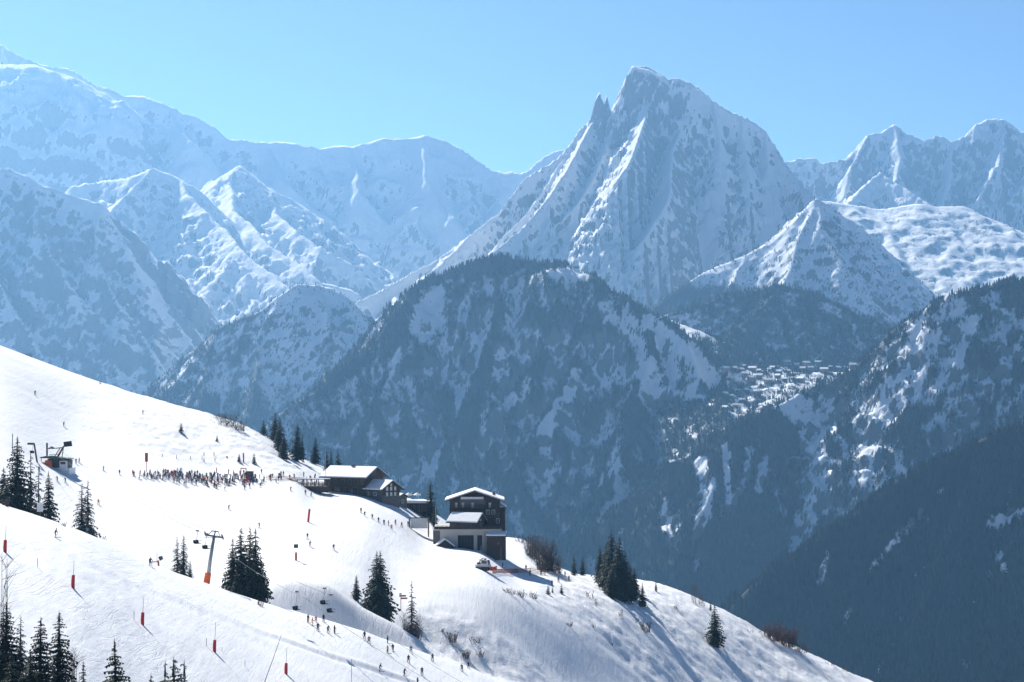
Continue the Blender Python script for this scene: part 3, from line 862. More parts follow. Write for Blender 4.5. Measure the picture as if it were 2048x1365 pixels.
# ------------------------------------------------------------------ spruces (unit: height 1, scaled per tree)
def spruce_meshes(seed, h, rad, whorls, sparse=0.0, taper=.85, mat=None, droop=.42):
    r = random.Random(seed)
    V = []; F = []
    def tri(a, b_, c_):
        k = len(V); V.extend((a, b_, c_)); F.append((k, k+1, k+2))
    for w in range(whorls):
        t = (w+.5)/whorls
        t = t**.92
        z = h*(.05+.95*t)
        R0 = rad*((1-t)**taper)*(1+.0*t)+.10
        R0 *= r.uniform(.82, 1.12)
        if t < .12: R0 *= .85
        nb = max(4, int(5+9*(1-t)))
        a0 = r.uniform(0, 6.28)
        for q in range(nb):
            if r.random() < sparse: continue
            a = a0+6.283*q/nb+r.uniform(-.3, .3)
            L = R0*r.choice((r.uniform(.45, .9), r.uniform(.8, 1.2)))
            dr = droop*r.uniform(.6, 1.3)*(1.1-.7*t)
            ca, sa = math.cos(a), math.sin(a)
            zj = r.uniform(-.6, .6)*h*.95/whorls
            def pt(u, side=0., dz=0., zj=zj):
                x = L*u; zz = z+zj+.10*L*u-dr*L*u*u+dz
                return Vector((ca*x-sa*side, sa*x+ca*side, zz))
            wd = L*.30+.08
            seg = 4 if L > 1.0 else 3
            for s_ in range(seg):
                u0 = s_/seg; u1 = (s_+1.15)/seg; um = (s_+.35)/seg
                wv = wd*(1-u0*.75)*r.uniform(.75, 1.25)
                hang = -.07*L*r.uniform(.5, 1.8)-.05
                tri(pt(u0, 0, .03), pt(u1*.97, wv, hang), pt(u1, 0, .02))
                tri(pt(u0, 0, .03), pt(u1, 0, .02), pt(u1*.97, -wv, hang))
                # hanging twigs below the bough
                sd = r.uniform(-.5, .5)*wv
                tri(pt(um, sd, 0), pt(u1, sd*.6, -.02), pt((um+u1)/2, sd*1.2, hang*1.9))
    # the leader
    for q in range(4):
        a = q*1.57+r.uniform(0, 1)
        tri(Vector((0, 0, h*1.03)), Vector((.10*math.cos(a), .10*math.sin(a), h*.93)), Vector((.10*math.cos(a+1.4), .10*math.sin(a+1.4), h*.93)))
    me = bpy.data.meshes.new('crown')
    me.from_pydata([tuple(v_) for v_ in V], [], F); me.materials.append(mat or M['needle']); me.update()
    tr = MB().tube([(0, 0, -1.5), (0, 0, h*.3), (0, 0, h*.7), (0, 0, h*.98)], [h*.018+.05, h*.015+.03, h*.008+.02, .02], 7).mesh('trunk', M['bark'], True)
    return me, tr

KIND = {
    'full': [spruce_meshes(s, 12, 2.7, 36) for s in (1, 2, 3)],
    'broad': [spruce_meshes(s, 12, 3.7, 36, .05, .85) for s in (4, 5)],
    'slim': [spruce_meshes(s, 12, 1.75, 36, .15, .8, None, .55) for s in (6, 7, 8)],
    'frost': [spruce_meshes(s, 12, 2.6, 30, .2, .85, M['frost'], .5) for s in (9, 10)],
    'sparse': [spruce_meshes(s, 12, 2.2, 26, .42, .75, M['frost'], .5) for s in (11, 12)],
    'small': [spruce_meshes(s, 12, 4.0, 18, .0, .75) for s in (13, 14)],
}

def tree(p, hpx, kind, label, group=None, wide=1.0, lean=0.0, name='spruce_tree'):
    """p: point on the hill; hpx: height in photo pixels"""
    H = hpx*p.y/FOC
    me, tr = random.choice(KIND[kind])
    s = H/12.0
    e = empty(name, p-Vector((0, 0, .1)), random.uniform(0, 6.28), label, 'tree', group)
    e.scale = (s*wide, s*wide, s)
    e.rotation_euler = (random.gauss(0, .012)+lean, random.gauss(0, .012), random.uniform(0, 6.28))
    part('crown', me, e); part('trunk', tr, e)
    return e

def bush_mesh(seed, h, w, n_st, mat, twigs=5, upright=.5):
    r = random.Random(seed); b_ = MB()
    for i in range(n_st):
        a = r.uniform(0, 6.28); sp = r.uniform(.05, 1)**.6*w/2
        x0, y0 = r.uniform(-.3, .3)*w, r.uniform(-.25, .25)*w
        hh = h*r.uniform(.45, 1.0)
        p0 = Vector((x0, y0, -.2)); p1 = Vector((x0+math.cos(a)*sp*.35, y0+math.sin(a)*sp*.35, hh*.5)); p2 = Vector((x0+math.cos(a)*sp*(1-upright*.5), y0+math.sin(a)*sp*(1-upright*.5), hh))
        b_.tube([p0, p1, p2], [.06, .045, .02], 3)
        for t in range(twigs):
            u = r.uniform(.25, .95); q = p1.lerp(p2, u) if u > .5 else p0.lerp(p1, u*2)
            d = Vector((r.uniform(-1, 1), r.uniform(-1, 1), r.uniform(.2, 1.2))).normalized()*r.uniform(.2, .38)*h*.6
            b_.tube([q, q+d], [.035, .014], 3)
    return b_.mesh('branches', mat)

def bush(p, hpx, wpx, mat, seed, label, group=None, n_st=26, cat='bush', upright=.5, name='bare_bush'):
    k = p.y/FOC
    o = bpy.data.objects.new(name, bush_mesh(seed, hpx*k, wpx*k, n_st, mat, upright=upright)); COL.objects.link(o)
    o.location = p; o['label'] = label; o['category'] = cat
    if group: o['group'] = group
    return o

# ------------------------------------------------------------------ people
def body_mesh(pose):
    """one continuous figure grown over a posed skeleton, 1.75 m tall"""
    A = dict(stand=dict(lean=.0, knee=.0, arm=.25, spread=.14), ski=dict(lean=.22, knee=.16, arm=.45, spread=.17),
             turn=dict(lean=.12, knee=.10, arm=.6, spread=.2), walk=dict(lean=.08, knee=.04, arm=.35, spread=.1))[pose]
    ln, kn, ar, sp = A['lean'], A['knee'], A['arm'], A['spread']
    st = .22 if pose == 'walk' else 0
    V = [(0, 0, .93-kn*.5), (0, -ln*.35, 1.12-kn*.5), (0, -ln*.8, 1.34-kn*.5), (0, -ln*1.0, 1.47-kn*.5), (0, -ln*1.15, 1.57-kn*.5), (0, -ln*1.25-.01, 1.68-kn*.5)]
    Rr = [.155, .145, .165, .075, .085, .115]
    E = [(0, 1), (1, 2), (2, 3), (3, 4), (4, 5)]
    for sx_ in (-1, 1):
        k = len(V)
        sy = st*sx_
        V += [(sx_*.10, 0, .88-kn*.5), (sx_*(.09+sp*.4), -kn*1.1-sy*.5, .50-kn*.25), (sx_*(.09+sp*.5), .03-sy, .12), (sx_*(.09+sp*.5), -.12-sy, .06)]
        Rr += [.115, .082, .062, .055]
        E += [(0, k), (k, k+1), (k+1, k+2), (k+2, k+3)]
        k = len(V)
        V += [(sx_*.19, -ln*.95, 1.38-kn*.5), (sx_*(.24+ar*.15), -ln-.06*ar, 1.12-kn*.5), (sx_*(.22+ar*.2), -ln-.28*ar-.06, .93-kn*.5+.12*ar), (sx_*(.22+ar*.2), -ln-.28*ar-.15, .88-kn*.5+.14*ar)]
        Rr += [.075, .055, .045, .05]
        E += [(2, k), (k, k+1), (k+1, k+2), (k+2, k+3)]
    me = bpy.data.meshes.new('body'); me.from_pydata(V, E, []); me.update()
    o = bpy.data.objects.new('body', me); COL.objects.link(o)
    md = o.modifiers.new('skin', 'SKIN')
    for i, sv in enumerate(me.skin_vertices[0].data):
        sv.radius = (Rr[i], Rr[i]); sv.use_root = (i == 0)
    sb = o.modifiers.new('sub', 'SUBSURF'); sb.levels = 1; sb.render_levels = 1
    dg = bpy.context.evaluated_depsgraph_get(); dg.update()
    out = bpy.data.meshes.new_from_object(o.evaluated_get(dg))
    bpy.data.objects.remove(o); bpy.data.meshes.remove(me)
    # clothing by region: 0 jacket 1 trousers 2 helmet 3 skin 4 boots and gloves 5 goggles
    idx = []
    hz = 1.57-kn*.5
    for p in out.polygons:
        c_ = p.center
        if c_.z > hz+.075: i = 2
        elif c_.z > hz-.06 and abs(c_.x) < .13: i = 5 if (c_.z > hz+.01 and c_.y < -ln*1.2-.05) else (3 if c_.y < -ln*1.15 else 2)
        elif c_.z < .17: i = 4
        elif abs(c_.x) > .19 and c_.z < .96-kn*.5+.14*ar and c_.y < -ln-.22*ar-.04: i = 4
        elif c_.z < .86-kn*.5 and abs(c_.x) < .16+sp: i = 1
        else: i = 0
        idx.append(i)
    out.name = 'person_body'
    out.polygons.foreach_set('use_smooth', [True]*len(out.polygons))
    return out, idx, (A, kn, ln)

POSES = {k: body_mesh(k) for k in ('stand', 'ski', 'turn', 'walk')}
CLOTH = {c: plain(c+' cloth', v, vary=.08) for c, v in dict(
    black=(.018, .018, .02), navy=(.02, .03, .07), grey=(.12, .12, .13), red=(.42, .03, .03), orange=(.75, .16, .03), blue=(.03, .12, .38),
    teal=(.03, .2, .22), green=(.05, .16, .06), yellow=(.7, .5, .06), white=(.65, .65, .63), brown=(.10, .06, .04), purple=(.12, .04, .16)).items()}
_bodies = {}
def body(pose, jacket, trousers, helmet):
    k = (pose, jacket, trousers, helmet)
    if k not in _bodies:
        src, idx, _ = POSES[pose]
        me = src.copy()
        me.materials.clear()
        for m in (CLOTH[jacket], CLOTH[trousers], CLOTH[helmet], M['skin'], M['glove'], M['goggle']): me.materials.append(m)
        me.polygons.foreach_set('material_index', idx)
        me.update()
        _bodies[k] = me
    return _bodies[k]

def ski_mesh(m):
    b_ = MB()
    b_.prism([(-.05, -.85, .0), (-.04, -.98, .05), (.0, -1.05, .10), (.04, -.98, .05), (.05, -.85, .0), (.042, 0, .0), (.05, .75, 0), (-.05, .75, 0), (-.042, 0, 0)], (0, 0, .03))
    return b_.mesh('ski', m)
SKIS = [ski_mesh(CLOTH[c]) for c in ('black', 'red', 'white', 'blue')]
BOARD = MB().prism([(-.13, -.70, .03), (-.08, -.80, .08), (.08, -.80, .08), (.13, -.70, .03), (.12, 0, .01), (.13, .70, .03), (.08, .8, .08), (-.08, .8, .08), (-.13, .7, .03), (-.12, 0, .01)], (0, 0, .03)).mesh('snowboard', CLOTH['black'])
POLE = MB().tube([(0, 0, 0), (.02, .25, -1.0)], .016, 4).mesh('ski_pole', M['dsteel'])

def person(p, pose='ski', jacket='black', trousers='black', helmet='black', label='', group=None, face=None, gear='ski', sc=1.0):
    face = random.uniform(0, 6.28) if face is None else face
    o = bpy.data.objects.new('person', body(pose, jacket, trousers, helmet)); COL.objects.link(o)
    o.location = p; o.rotation_euler = (0, 0, face); o.scale = (sc, sc, sc)
    o['label'] = label; o['category'] = 'person'
    if group: o['group'] = group
    A, kn, ln = POSES[pose][2]
    if gear == 'ski':
        me = random.choice(SKIS)
        for sx_ in (-1, 1):
            part('ski', me, o, (sx_*(.09+A['spread']*.5), 0, .0))
            part('ski_pole', POLE, o, (sx_*(.22+A['arm']*.2), -ln-.28*A['arm']-.15, .90-kn*.5+.14*A['arm']))
    elif gear == 'board':
        part('snowboard', BOARD, o, (0, 0, -.02), 1.2)
    return o
# ------------------------------------------------------------------ trees, each where it stands
def T(px, top, base, kind, label, lo=None, hi=None, Y=None, wide=1.0, group=None):
    p = xy(px, Y) if Y else on(px, base, lo, hi)
    h = (YH-p.z/p.y*FOC) - top
    return tree(p, h, kind, label, group, wide)

# bottom left corner, nearest to the lens
T(12, 1205, 0, 'full', 'tallest dark spruce in the bottom left corner of the picture', Y=276, wide=1.25)
T(-22, 1225, 0, 'broad', 'broad dark spruce cut off by the left edge at the bottom corner', Y=270)
T(40, 1232, 0, 'sparse', 'thin sparse spruce between the corner spruce and the frosted spruce beside it', Y=290, wide=1.2)
T(79, 1236, 0, 'full', 'frosted spruce with broad skirt, second big one from the bottom left corner', Y=272, wide=1.35)
T(119, 1226, 0, 'slim', 'slender spruce with clumped boughs beside the pale bare birch', Y=278, wide=1.6)
T(60, 1300, 0, 'full', 'short dense spruce filling the gap low between the bottom left spruces', Y=262, wide=1.3)
T(24, 1300, 0, 'broad', 'short greenish spruce at the very bottom left foreground', Y=255)
T(168, 1324, 0, 'slim', 'small spruce tip just right of the pale bare birch at the bottom', Y=268)
T(237, 1281, 0, 'full', 'lone spruce standing by itself at the bottom edge under the red lances', Y=268, wide=1.1)
T(327, 1326, 0, 'sparse', 'leftmost spruce tip of the three at the bottom edge', Y=262, wide=.9)
T(350, 1320, 0, 'slim', 'middle spruce tip of the three at the bottom edge', Y=260, wide=1.5)
T(371, 1328, 0, 'sparse', 'rightmost frosted spruce tip of the three at the bottom edge', Y=258, wide=1.1)
T(302, 1352, 0, 'slim', 'tiny spruce top barely rising into the bottom edge, left of the three tips', Y=262)
bush(xy(150, 280), 175, 50, M['ptwig'], 3, 'tall pale leafless birch among the bottom left spruces', n_st=16, cat='tree', upright=1.2, name='bare_birch')
bush(xy(8, 285), 250, 26, M['twig'], 4, 'thin bare tree rising above the corner spruce at the left edge', n_st=9, cat='tree', upright=1.5, name='bare_birch')
bush(xy(134, 262), 90, 50, M['twig'], 5, 'low brown bare scrub at the foot of the slender spruce, bottom left', n_st=20)

# behind the near crest on the left
T(33, 874, 0, 'full', 'large dark spruce near the left edge below the ski lift station', Y=458, wide=1.2)
T(8, 935, 0, 'broad', 'dark spruce at the left edge, half hidden by the large spruce', Y=462)
T(62, 905, 0, 'sparse', 'thin snag like spruce between the two dark ones by the lift station', Y=464, wide=.8)
T(76, 932, 0, 'sparse', 'ragged half bare spruce behind the little white notice', Y=468, wide=.8)
T(99, 943, 0, 'full', 'narrow dark spruce right of the little white notice on the left', Y=458, wide=.85)
T(163, 968, 0, 'frost', 'frosted spruce of the pair on the near crest at the left', Y=462, wide=1.05)
T(176, 960, 0, 'frost', 'taller spruce of the frosted pair on the near crest at the left', Y=466, wide=.85)
T(355, 1074, 0, 'frost', 'left spruce of the small pair beside the snow cannon', Y=486, wide=.85)
T(367, 1071, 0, 'slim', 'right spruce of the small pair beside the snow cannon', Y=484, wide=1.1)
T(380, 1120, 0, 'slim', 'tiny spruce just left of the orange foot of the lift pylon', Y=480, wide=1.2)
T(464, 1075, 0, 'full', 'left spruce of the big dark clump right of the lift pylon', Y=490, wide=1.0)
T(483, 1054, 0, 'broad', 'tallest left spruce inside the big clump beside the lift pylon', Y=494, wide=.9)
T(500, 1054, 0, 'full', 'middle spruce of the big clump right of the lift pylon', Y=492, wide=.95)
T(510, 1056, 0, 'full', 'right hand tall spruce of the big clump beside the shaded bowl', Y=489, wide=.95)
T(522, 1110, 0, 'broad', 'lower right spruce of the big clump, touching the shaded bowl', Y=488, wide=.8)
T(474, 1140, 0, 'broad', 'short spruce low in front of the big clump', Y=484)

# behind the second crest
T(754, 1103, 0, 'full', 'large twin topped spruce in the middle of the lower piste, left stem', Y=572, wide=1.25)
T(760, 1103, 0, 'full', 'right stem of the large twin topped spruce on the lower piste', Y=570, wide=1.25)
T(713, 1149, 0, 'full', 'smaller spruce left of the large twin topped spruce', Y=578, wide=1.05)
T(730, 1190, 0, 'small', 'tiny bushy spruce between the smaller and the large twin topped spruce', Y=576, wide=.7)
T(823, 1163, 0, 'sparse', 'thin ragged spruce right of the red T shaped sign', Y=570, wide=.8)
bush(xy(823, 566), 62, 46, M['twig'], 6, 'dense brown bush round the foot of the thin ragged spruce', n_st=70)
bush(xy(832, 564), 50, 34, M['twig'], 7, 'dark bush leaning against the ragged spruce on its right', n_st=50)

# on the skyline above the restaurant
SKY = 'spruces on the skyline left of the restaurant'
T(527, 838, 872, 'small', 'leftmost small spruce of the skyline row left of the restaurant', 640, None, group=SKY, wide=.8)
T(550, 826, 885, 'full', 'tallest spruce of the skyline row, leaning over its twin', 640, None, group=SKY, wide=1.2)
T(560, 836, 905, 'full', 'twin of the tallest skyline spruce, just right of it', 640, None, group=SKY, wide=1.2)
T(567, 868, 919, 'full', 'low dark spruce at the foot of the tallest skyline pair', 640, None, group=SKY, wide=1.3)
T(594, 847, 922, 'full', 'large single spruce right of the tallest skyline pair', 640, None, group=SKY, wide=1.1)
T(604, 868, 915, 'slim', 'slim spruce pressed against the large single skyline spruce', 640, None, group=SKY)
T(630, 874, 929, 'full', 'spruce nearest the left end of the restaurant roof', 640, None, group=SKY, wide=1.1)
T(654, 896, 0, 'small', 'small spruce behind the left end of the restaurant roof', Y=806, group=SKY, wide=.5)
T(662, 897, 0, 'slim', 'thin spruce behind the restaurant roof, between two small ones', Y=810, group=SKY)
T(676, 896, 0, 'small', 'rightmost small spruce peeping over the restaurant roof', Y=806, group=SKY, wide=.6)
T(478, 905, 923, 'small', 'small round spruce on the bank above the queue, left of the red sign', 640, None, wide=.8)
T(508, 904, 928, 'small', 'small spruce on the bank above the queue, right of the red sign', 640, None, wide=.75)
T(362, 844, 865, 'small', 'tiny lone spruce high on the open upper slope', 640, None, wide=.9)
T(434, 868, 884, 'small', 'tiniest spruce low under the scrub on the upper slope', 640, None, wide=.7)

# by the chalets
T(862, 957, 0, 'slim', 'pointed dark spruce between the two chalets', Y=772, wide=1.25)
T(869, 1003, 0, 'full', 'lower spruce between the chalets, behind the thin mast', Y=760, wide=.7)
T(1148, 1110, 1151, 'small', 'left one of two small spruces on the skyline right of the chalets', 640, None, wide=.6)
T(1165, 1110, 1152, 'small', 'right one of two small spruces on the skyline right of the chalets', 640, None, wide=.6)
C = 'dark spruce clump on the skyline right of the chalets'
T(1200, 1092, 1165, 'full', 'leftmost spruce of the dark skyline clump', 640, None, group=C, wide=1.1)
T(1212, 1086, 1178, 'full', 'second spruce from the left in the dark skyline clump', 640, None, group=C, wide=1.15)
T(1225, 1062, 1188, 'full', 'tallest pointed spruce of the dark skyline clump', 640, None, group=C, wide=1.2)
T(1237, 1072, 1198, 'full', 'second tallest spruce, right of the tip of the dark clump', 640, None, group=C, wide=1.1)
T(1249, 1100, 1203, 'full', 'snow dusted spruce on the right shoulder of the dark clump', 640, None, group=C, wide=1.1)
T(1260, 1128, 1198, 'broad', 'broad low spruce at the right end of the dark clump', 640, None, group=C)
T(1270, 1135, 1190, 'full', 'outermost right spruce of the dark clump beside the skyline', 640, None, group=C, wide=1.1)
T(1224, 1130, 1196, 'broad', 'short spruce in front at the foot of the dark clump', 640, None, group=C, wide=1.1)
T(1285, 1164, 1213, 'full', 'small spruce standing just right of the dark clump', 640, None, wide=1.0)
T(1312, 1160, 1182, 'small', 'very small spruce on the skyline below the dark clump', 640, None, wide=.5)
T(1430, 1209, 1292, 'full', 'lone spruce low on the right slope against the dark valley', 640, None, wide=1.3)
T(1421, 1200, 1221, 'small', 'tiny spruce on the skyline just above the lone spruce', 640, None, wide=.5)
T(1096, 1168, 1190, 'small', 'left one of the three little firs below the path', 600, None, wide=.8)
T(1105, 1172, 1186, 'small', 'middle one of the three little firs below the path', 600, None, wide=.6)
T(1123, 1167, 1187, 'small', 'right one of the three little firs below the path', 600, None, wide=.8)

# leafless scrub
B = [
 (455, 852, 26, 60, 'twig', 'dark scrub along the skyline of the upper slope', 60), (478, 862, 22, 34, 'twig', 'lower end of the scrub on the upper skyline', 44),
 (435, 838, 14, 30, 'twig', 'upper end of the scrub on the upper skyline', 16),
 (1065, 1118, 48, 40, 'twig', 'grey brown bush just right of the snow mound by the chalet', 110), (1090, 1142, 62, 52, 'twig', 'largest brown bush on the skyline right of the chalet', 170),
 (1112, 1146, 34, 34, 'rtwig', 'reddish bush between the largest brown bush and two small spruces', 80), (1040, 1085, 16, 26, 'twig', 'low scrub on top of the snow mound by the chalet', 18),
 (1290, 1263, 24, 34, 'twig', 'round brown bush in the middle of the right slope', 40), (1272, 1242, 8, 16, 'twig', 'tiny bush uphill of the round brown bush', 10),
 (1388, 1205, 44, 16, 'rtwig', 'thin bare saplings on the skyline above the lone spruce', 9), (1404, 1212, 36, 22, 'rtwig', 'second cluster of thin bare saplings on the skyline', 10),
 (1545, 1281, 36, 50, 'rtwig', 'left part of the reddish thicket on the lower right skyline', 110), (1575, 1293, 40, 56, 'rtwig', 'thickest part of the reddish thicket on the lower right skyline', 140),
 (1602, 1305, 22, 40, 'rtwig', 'right end of the reddish thicket on the lower right skyline', 36), (1660, 1330, 12, 30, 'twig', 'sparse twigs on the skyline below the reddish thicket', 12),
 (1690, 1343, 12, 20, 'twig', 'last twigs on the skyline near the bottom edge', 10),
 (1020, 1188, 12, 34, 'twig', 'flat scrub at the edge of the shaded terrace, upper left', 26), (1042, 1193, 14, 30, 'twig', 'flat scrub on the shaded terrace beside the little firs', 28),
 (1066, 1197, 14, 24, 'twig', 'dark scrub on the shaded terrace under the little firs', 24), (1180, 1196, 16, 26, 'twig', 'thin scrub below the path near the dark clump', 14),
 (1192, 1212, 18, 6, 'twig', 'single bare sapling left of the foot of the dark clump', 4), (1242, 1232, 14, 16, 'twig', 'faint twigs under the dark spruce clump', 8),
 (905, 1283, 22, 30, 'twig', 'snowy round bush in the shaded gully, lower middle', 34), (932, 1316, 20, 24, 'twig', 'dark little bush in the shaded gully near the bottom', 26),
 (960, 1312, 14, 22, 'twig', 'scrub on the far bank of the shaded gully', 18), (885, 1262, 8, 10, 'twig', 'dark tuft left of the snowy round bush', 10),
 (952, 1284, 10, 34, 'twig', 'line of brown tufts along the gully rim', 20), (1138, 1252, 8, 20, 'twig', 'dark tuft beside the track on the right slope', 16),
 (1186, 1254, 7, 14, 'twig', 'small tuft higher on the shaded right slope', 8), (1225, 1290, 6, 10, 'twig', 'tiny tuft low on the shaded right slope', 8),
 (1352, 1217, 8, 16, 'twig', 'dark tuft under the skyline saplings', 10), (1500, 1265, 8, 24, 'rtwig', 'low twigs uphill of the reddish thicket', 10),
 (10, 1012, 18, 22, 'twig', 'low dark scrub on the near crest at the left edge', 18), (126, 1052, 8, 16, 'twig', 'small dark scrub on the near crest right of the white notice', 10),
 (208, 1078, 6, 14, 'twig', 'tiny scrub on the near crest right of the frosted pair', 8), (60, 714, 9, 22, 'twig', 'dark scrub on the skyline at the upper left', 16),
 (200, 768, 6, 8, 'twig', 'dark tuft on the upper left skyline', 8), (520, 1212, 14, 18, 'twig', 'scrub poking out of the snow below the big clump', 14)]
for i, (px_, py_, hh, ww, mt, lb, ns) in enumerate(B):
    p = on(px_, py_, 600 if py_ < 1215 and px_ > 1000 or px_ in (455, 478, 435) else None, None)
    bush(p, hh, ww, M[mt], 100+i, lb, n_st=ns)
# ------------------------------------------------------------------ buildings
def hbox(name, mat, e, x0, x1, y0, y1, z0, z1, label=None):
    return part(name, MB().quadbox(x0, x1, y0, y1, z0, z1).mesh(name, mat), e, label=label)

def window(e, cx, y, cz, w, h, rz_side='front', x_side=0.0, mat=None, frame=None):
    """a framed opening, its glass a sub-part; side walls use x_side"""
    mat = mat or M['glass']; frame = frame or M['frame']
    b_ = MB(); t = .12
    for (a0, a1, c0, c1) in ((-w/2-t, w/2+t, -h/2-t, -h/2), (-w/2-t, w/2+t, h/2, h/2+t), (-w/2-t, -w/2, -h/2, h/2), (w/2, w/2+t, -h/2, h/2), (-.035, .035, -h/2, h/2)):
        b_.quadbox(a0, a1, -.07, .03, c0, c1)
    f = part('window', b_.mesh('window', frame), e)
    g = part('pane', MB().quadbox(-w/2, w/2, -.015, .02, -h/2, h/2).mesh('pane', mat), f)
    if rz_side == 'front': f.location = (cx, y, cz)
    elif rz_side == 'right': f.location = (x_side, cx, cz); f.rotation_euler = (0, 0, R(90))
    return f

def gable_house(e, x0, x1, y0, y1, z0, ze, rise, oh, wallm, axis='x', snow=.35, ohg=None, prefix=''):
    """walls with gables, a boarded roof and the snow lying on it. The ridge runs along axis."""
    ohg = oh if ohg is None else ohg
    def q(a, c, z):      # a along the ridge, c across it
        return (a, c, z) if axis == 'x' else (c, a, z)
    if axis == 'x': a0, a1, c0, c1 = x0, x1, y0, y1
    else: a0, a1, c0, c1 = y0, y1, x0, x1
    cm = (c0+c1)/2; zr = ze+rise
    b_ = MB()
    pts = [q(a0, c0, z0), q(a0, c1, z0), q(a0, c1, ze), q(a0, cm, zr), q(a0, c0, ze)]
    off = (a1-a0, 0, 0) if axis == 'x' else (0, a1-a0, 0)
    b_.prism(pts, off)
    part(prefix+'wall', b_.mesh('wall', wallm), e)
    sl = rise/((c1-c0)/2)
    def roof_pts(lift, th, ov):
        zE = ze-ov*sl
        A = a0-ohg if lift < .2 else a0-ohg+.08
        return [q(A, c0-ov, zE+lift), q(A, cm, zr+lift), q(A, c1+ov, zE+lift), q(A, c1+ov, zE+lift+th), q(A, cm, zr+lift+th), q(A, c0-ov, zE+lift+th)]
    L = (a1-a0)+2*ohg
    rf = part('roof', MB().prism(roof_pts(.02, .22, oh), (L, 0, 0) if axis == 'x' else (0, L, 0)).mesh('roof', M['wood']), e)
    L2 = L-.16
    sn = MB().prism(roof_pts(.245, snow, oh-.08), (L2, 0, 0) if axis == 'x' else (0, L2, 0)).mesh('snow_layer', M['roofsnow'])
    bm = bmesh.new(); bm.from_mesh(sn)
    bmesh.ops.bevel(bm, geom=[x for x in bm.edges], offset=.12, segments=2, affect='EDGES', clamp_overlap=True)
    bm.to_mesh(sn); bm.free()
    part('snow_layer', sn, rf)
    return rf

def railing(e, x0, x1, y, z, h=1.05, step=1.2, axis='x', name='railing', mat=None):
    b_ = MB(); mat = mat or M['wood']
    n_ = max(1, int(abs(x1-x0)/step))
    def bx(a0, a1, z0, z1, t=.05):
        if axis == 'x': b_.quadbox(a0, a1, y-t, y+t, z0, z1)
        else: b_.quadbox(y-t, y+t, a0, a1, z0, z1)
    for i in range(n_+1):
        a = x0+(x1-x0)*i/n_; bx(a-.06, a+.06, z, z+h, .06)
    for k in (.3, .6, .92): bx(min(x0, x1), max(x0, x1), z+h*k, z+h*k+.1, .035)
    return part(name, b_.mesh(name, mat), e)

# --- the long restaurant: front eave corner at the left, gable to the right
P0 = on(716, 986, 650, 760)
RY = P0.y
e = empty('mountain_restaurant', (P0.x, P0.y, P0.z-.2), R(-27), 'long two storey timber restaurant with a broad snow covered roof on the crest', 'restaurant', 'timber chalets on the crest')
k = FOC/RY   # photo pixels per metre here
gable_house(e, -12.5, 2.6, 0, 11.5, -3.0, 5.9, 2.6, 1.3, M['wood'])
for x in (-10.6, -8.2, -5.6, -3.0, -.6, 1.4): window(e, x, -.03, 4.3, 1.1, 1.2, frame=M['trim'])
for x in (-11.0, -7.6, -4.2, -1.0): window(e, x, -.03, 1.6, 1.7, 1.7, frame=M['trim'])
for y in (3.0, 6.0, 8.6): window(e, y, 0, 4.4, 1.1, 1.2, 'right', 2.63, frame=M['trim'])
window(e, 5.7, 0, 6.9, .9, .9, 'right', 2.63, frame=M['trim'])
hbox('door', M['trim'], e, -2.6, -1.9, -.12, .02, -.2, 2.0)
b_ = MB().quadbox(-13.5, 3.0, -1.5, 0, 2.95, 3.12)
part('balcony', b_.mesh('balcony', M['wood']), e); railing(e, -13.5, 3.0, -1.45, 3.13)
ch = hbox('chimney', M['stone'], e, -5.6, -4.7, 5.2, 6.1, 7.5, 9.6)
# terrace at its left with benches and a low fence
t = empty('sun_terrace', on(612, 975, 650, 780), R(-8), 'long low timber sun terrace stretching left of the restaurant', 'terrace')
b_ = MB().quadbox(-7, 7, -1.5, 3.5, -1.5, .35); part('deck', b_.mesh('deck', M['wood']), t)
railing(t, -7, 7, -1.4, .35)
railing(t, -7, 7, 3.4, .35)
b_ = MB().quadbox(-7, 7, 2.4, 4.4, 2.35, 2.5)
for x in (-6.8, -3.4, 0, 3.4, 6.8): b_.quadbox(x-.09, x+.09, 2.6, 2.78, .35, 2.35)
part('shelter', b_.mesh('shelter', M['trim']), t)
part('snow_layer', MB().quadbox(-6.9, 6.9, 2.5, 4.3, 2.505, 2.7).mesh('snow_layer', M['roofsnow']), t)
for i, x in enumerate((-5, -2.6, -.2, 2.2, 4.6)):
    g = empty('picnic_table', t.matrix_basis @ Vector((x, .6, .35)) if False else (t.location.x+x*math.cos(R(-8))-.6*math.sin(R(-8)), t.location.y+x*math.sin(R(-8))+.6*math.cos(R(-8)), t.location.z+.35), R(-8)+.1*i,
              'timber picnic table on the sun terrace left of the restaurant', 'table', 'picnic tables on the sun terrace')
    part('tabletop', MB().quadbox(-.9, .9, -.4, .4, .7, .76).mesh('tabletop', M['trim']), g)
    for s in (-1, 1):
        part('bench', MB().quadbox(-.9, .9, s*.75-.13, s*.75+.13, .42, .47).mesh('bench', M['trim']), g)
        part('leg', MB().prism([(s*.7, -.75, 0), (s*.7, -.65, 0), (s*.7, .0, .7), (s*.7, .65, 0), (s*.7, .75, 0), (s*.7, .1, .7), (s*.7, -.1, .7)], (.07, 0, 0)).mesh('leg', M['trim']), g)

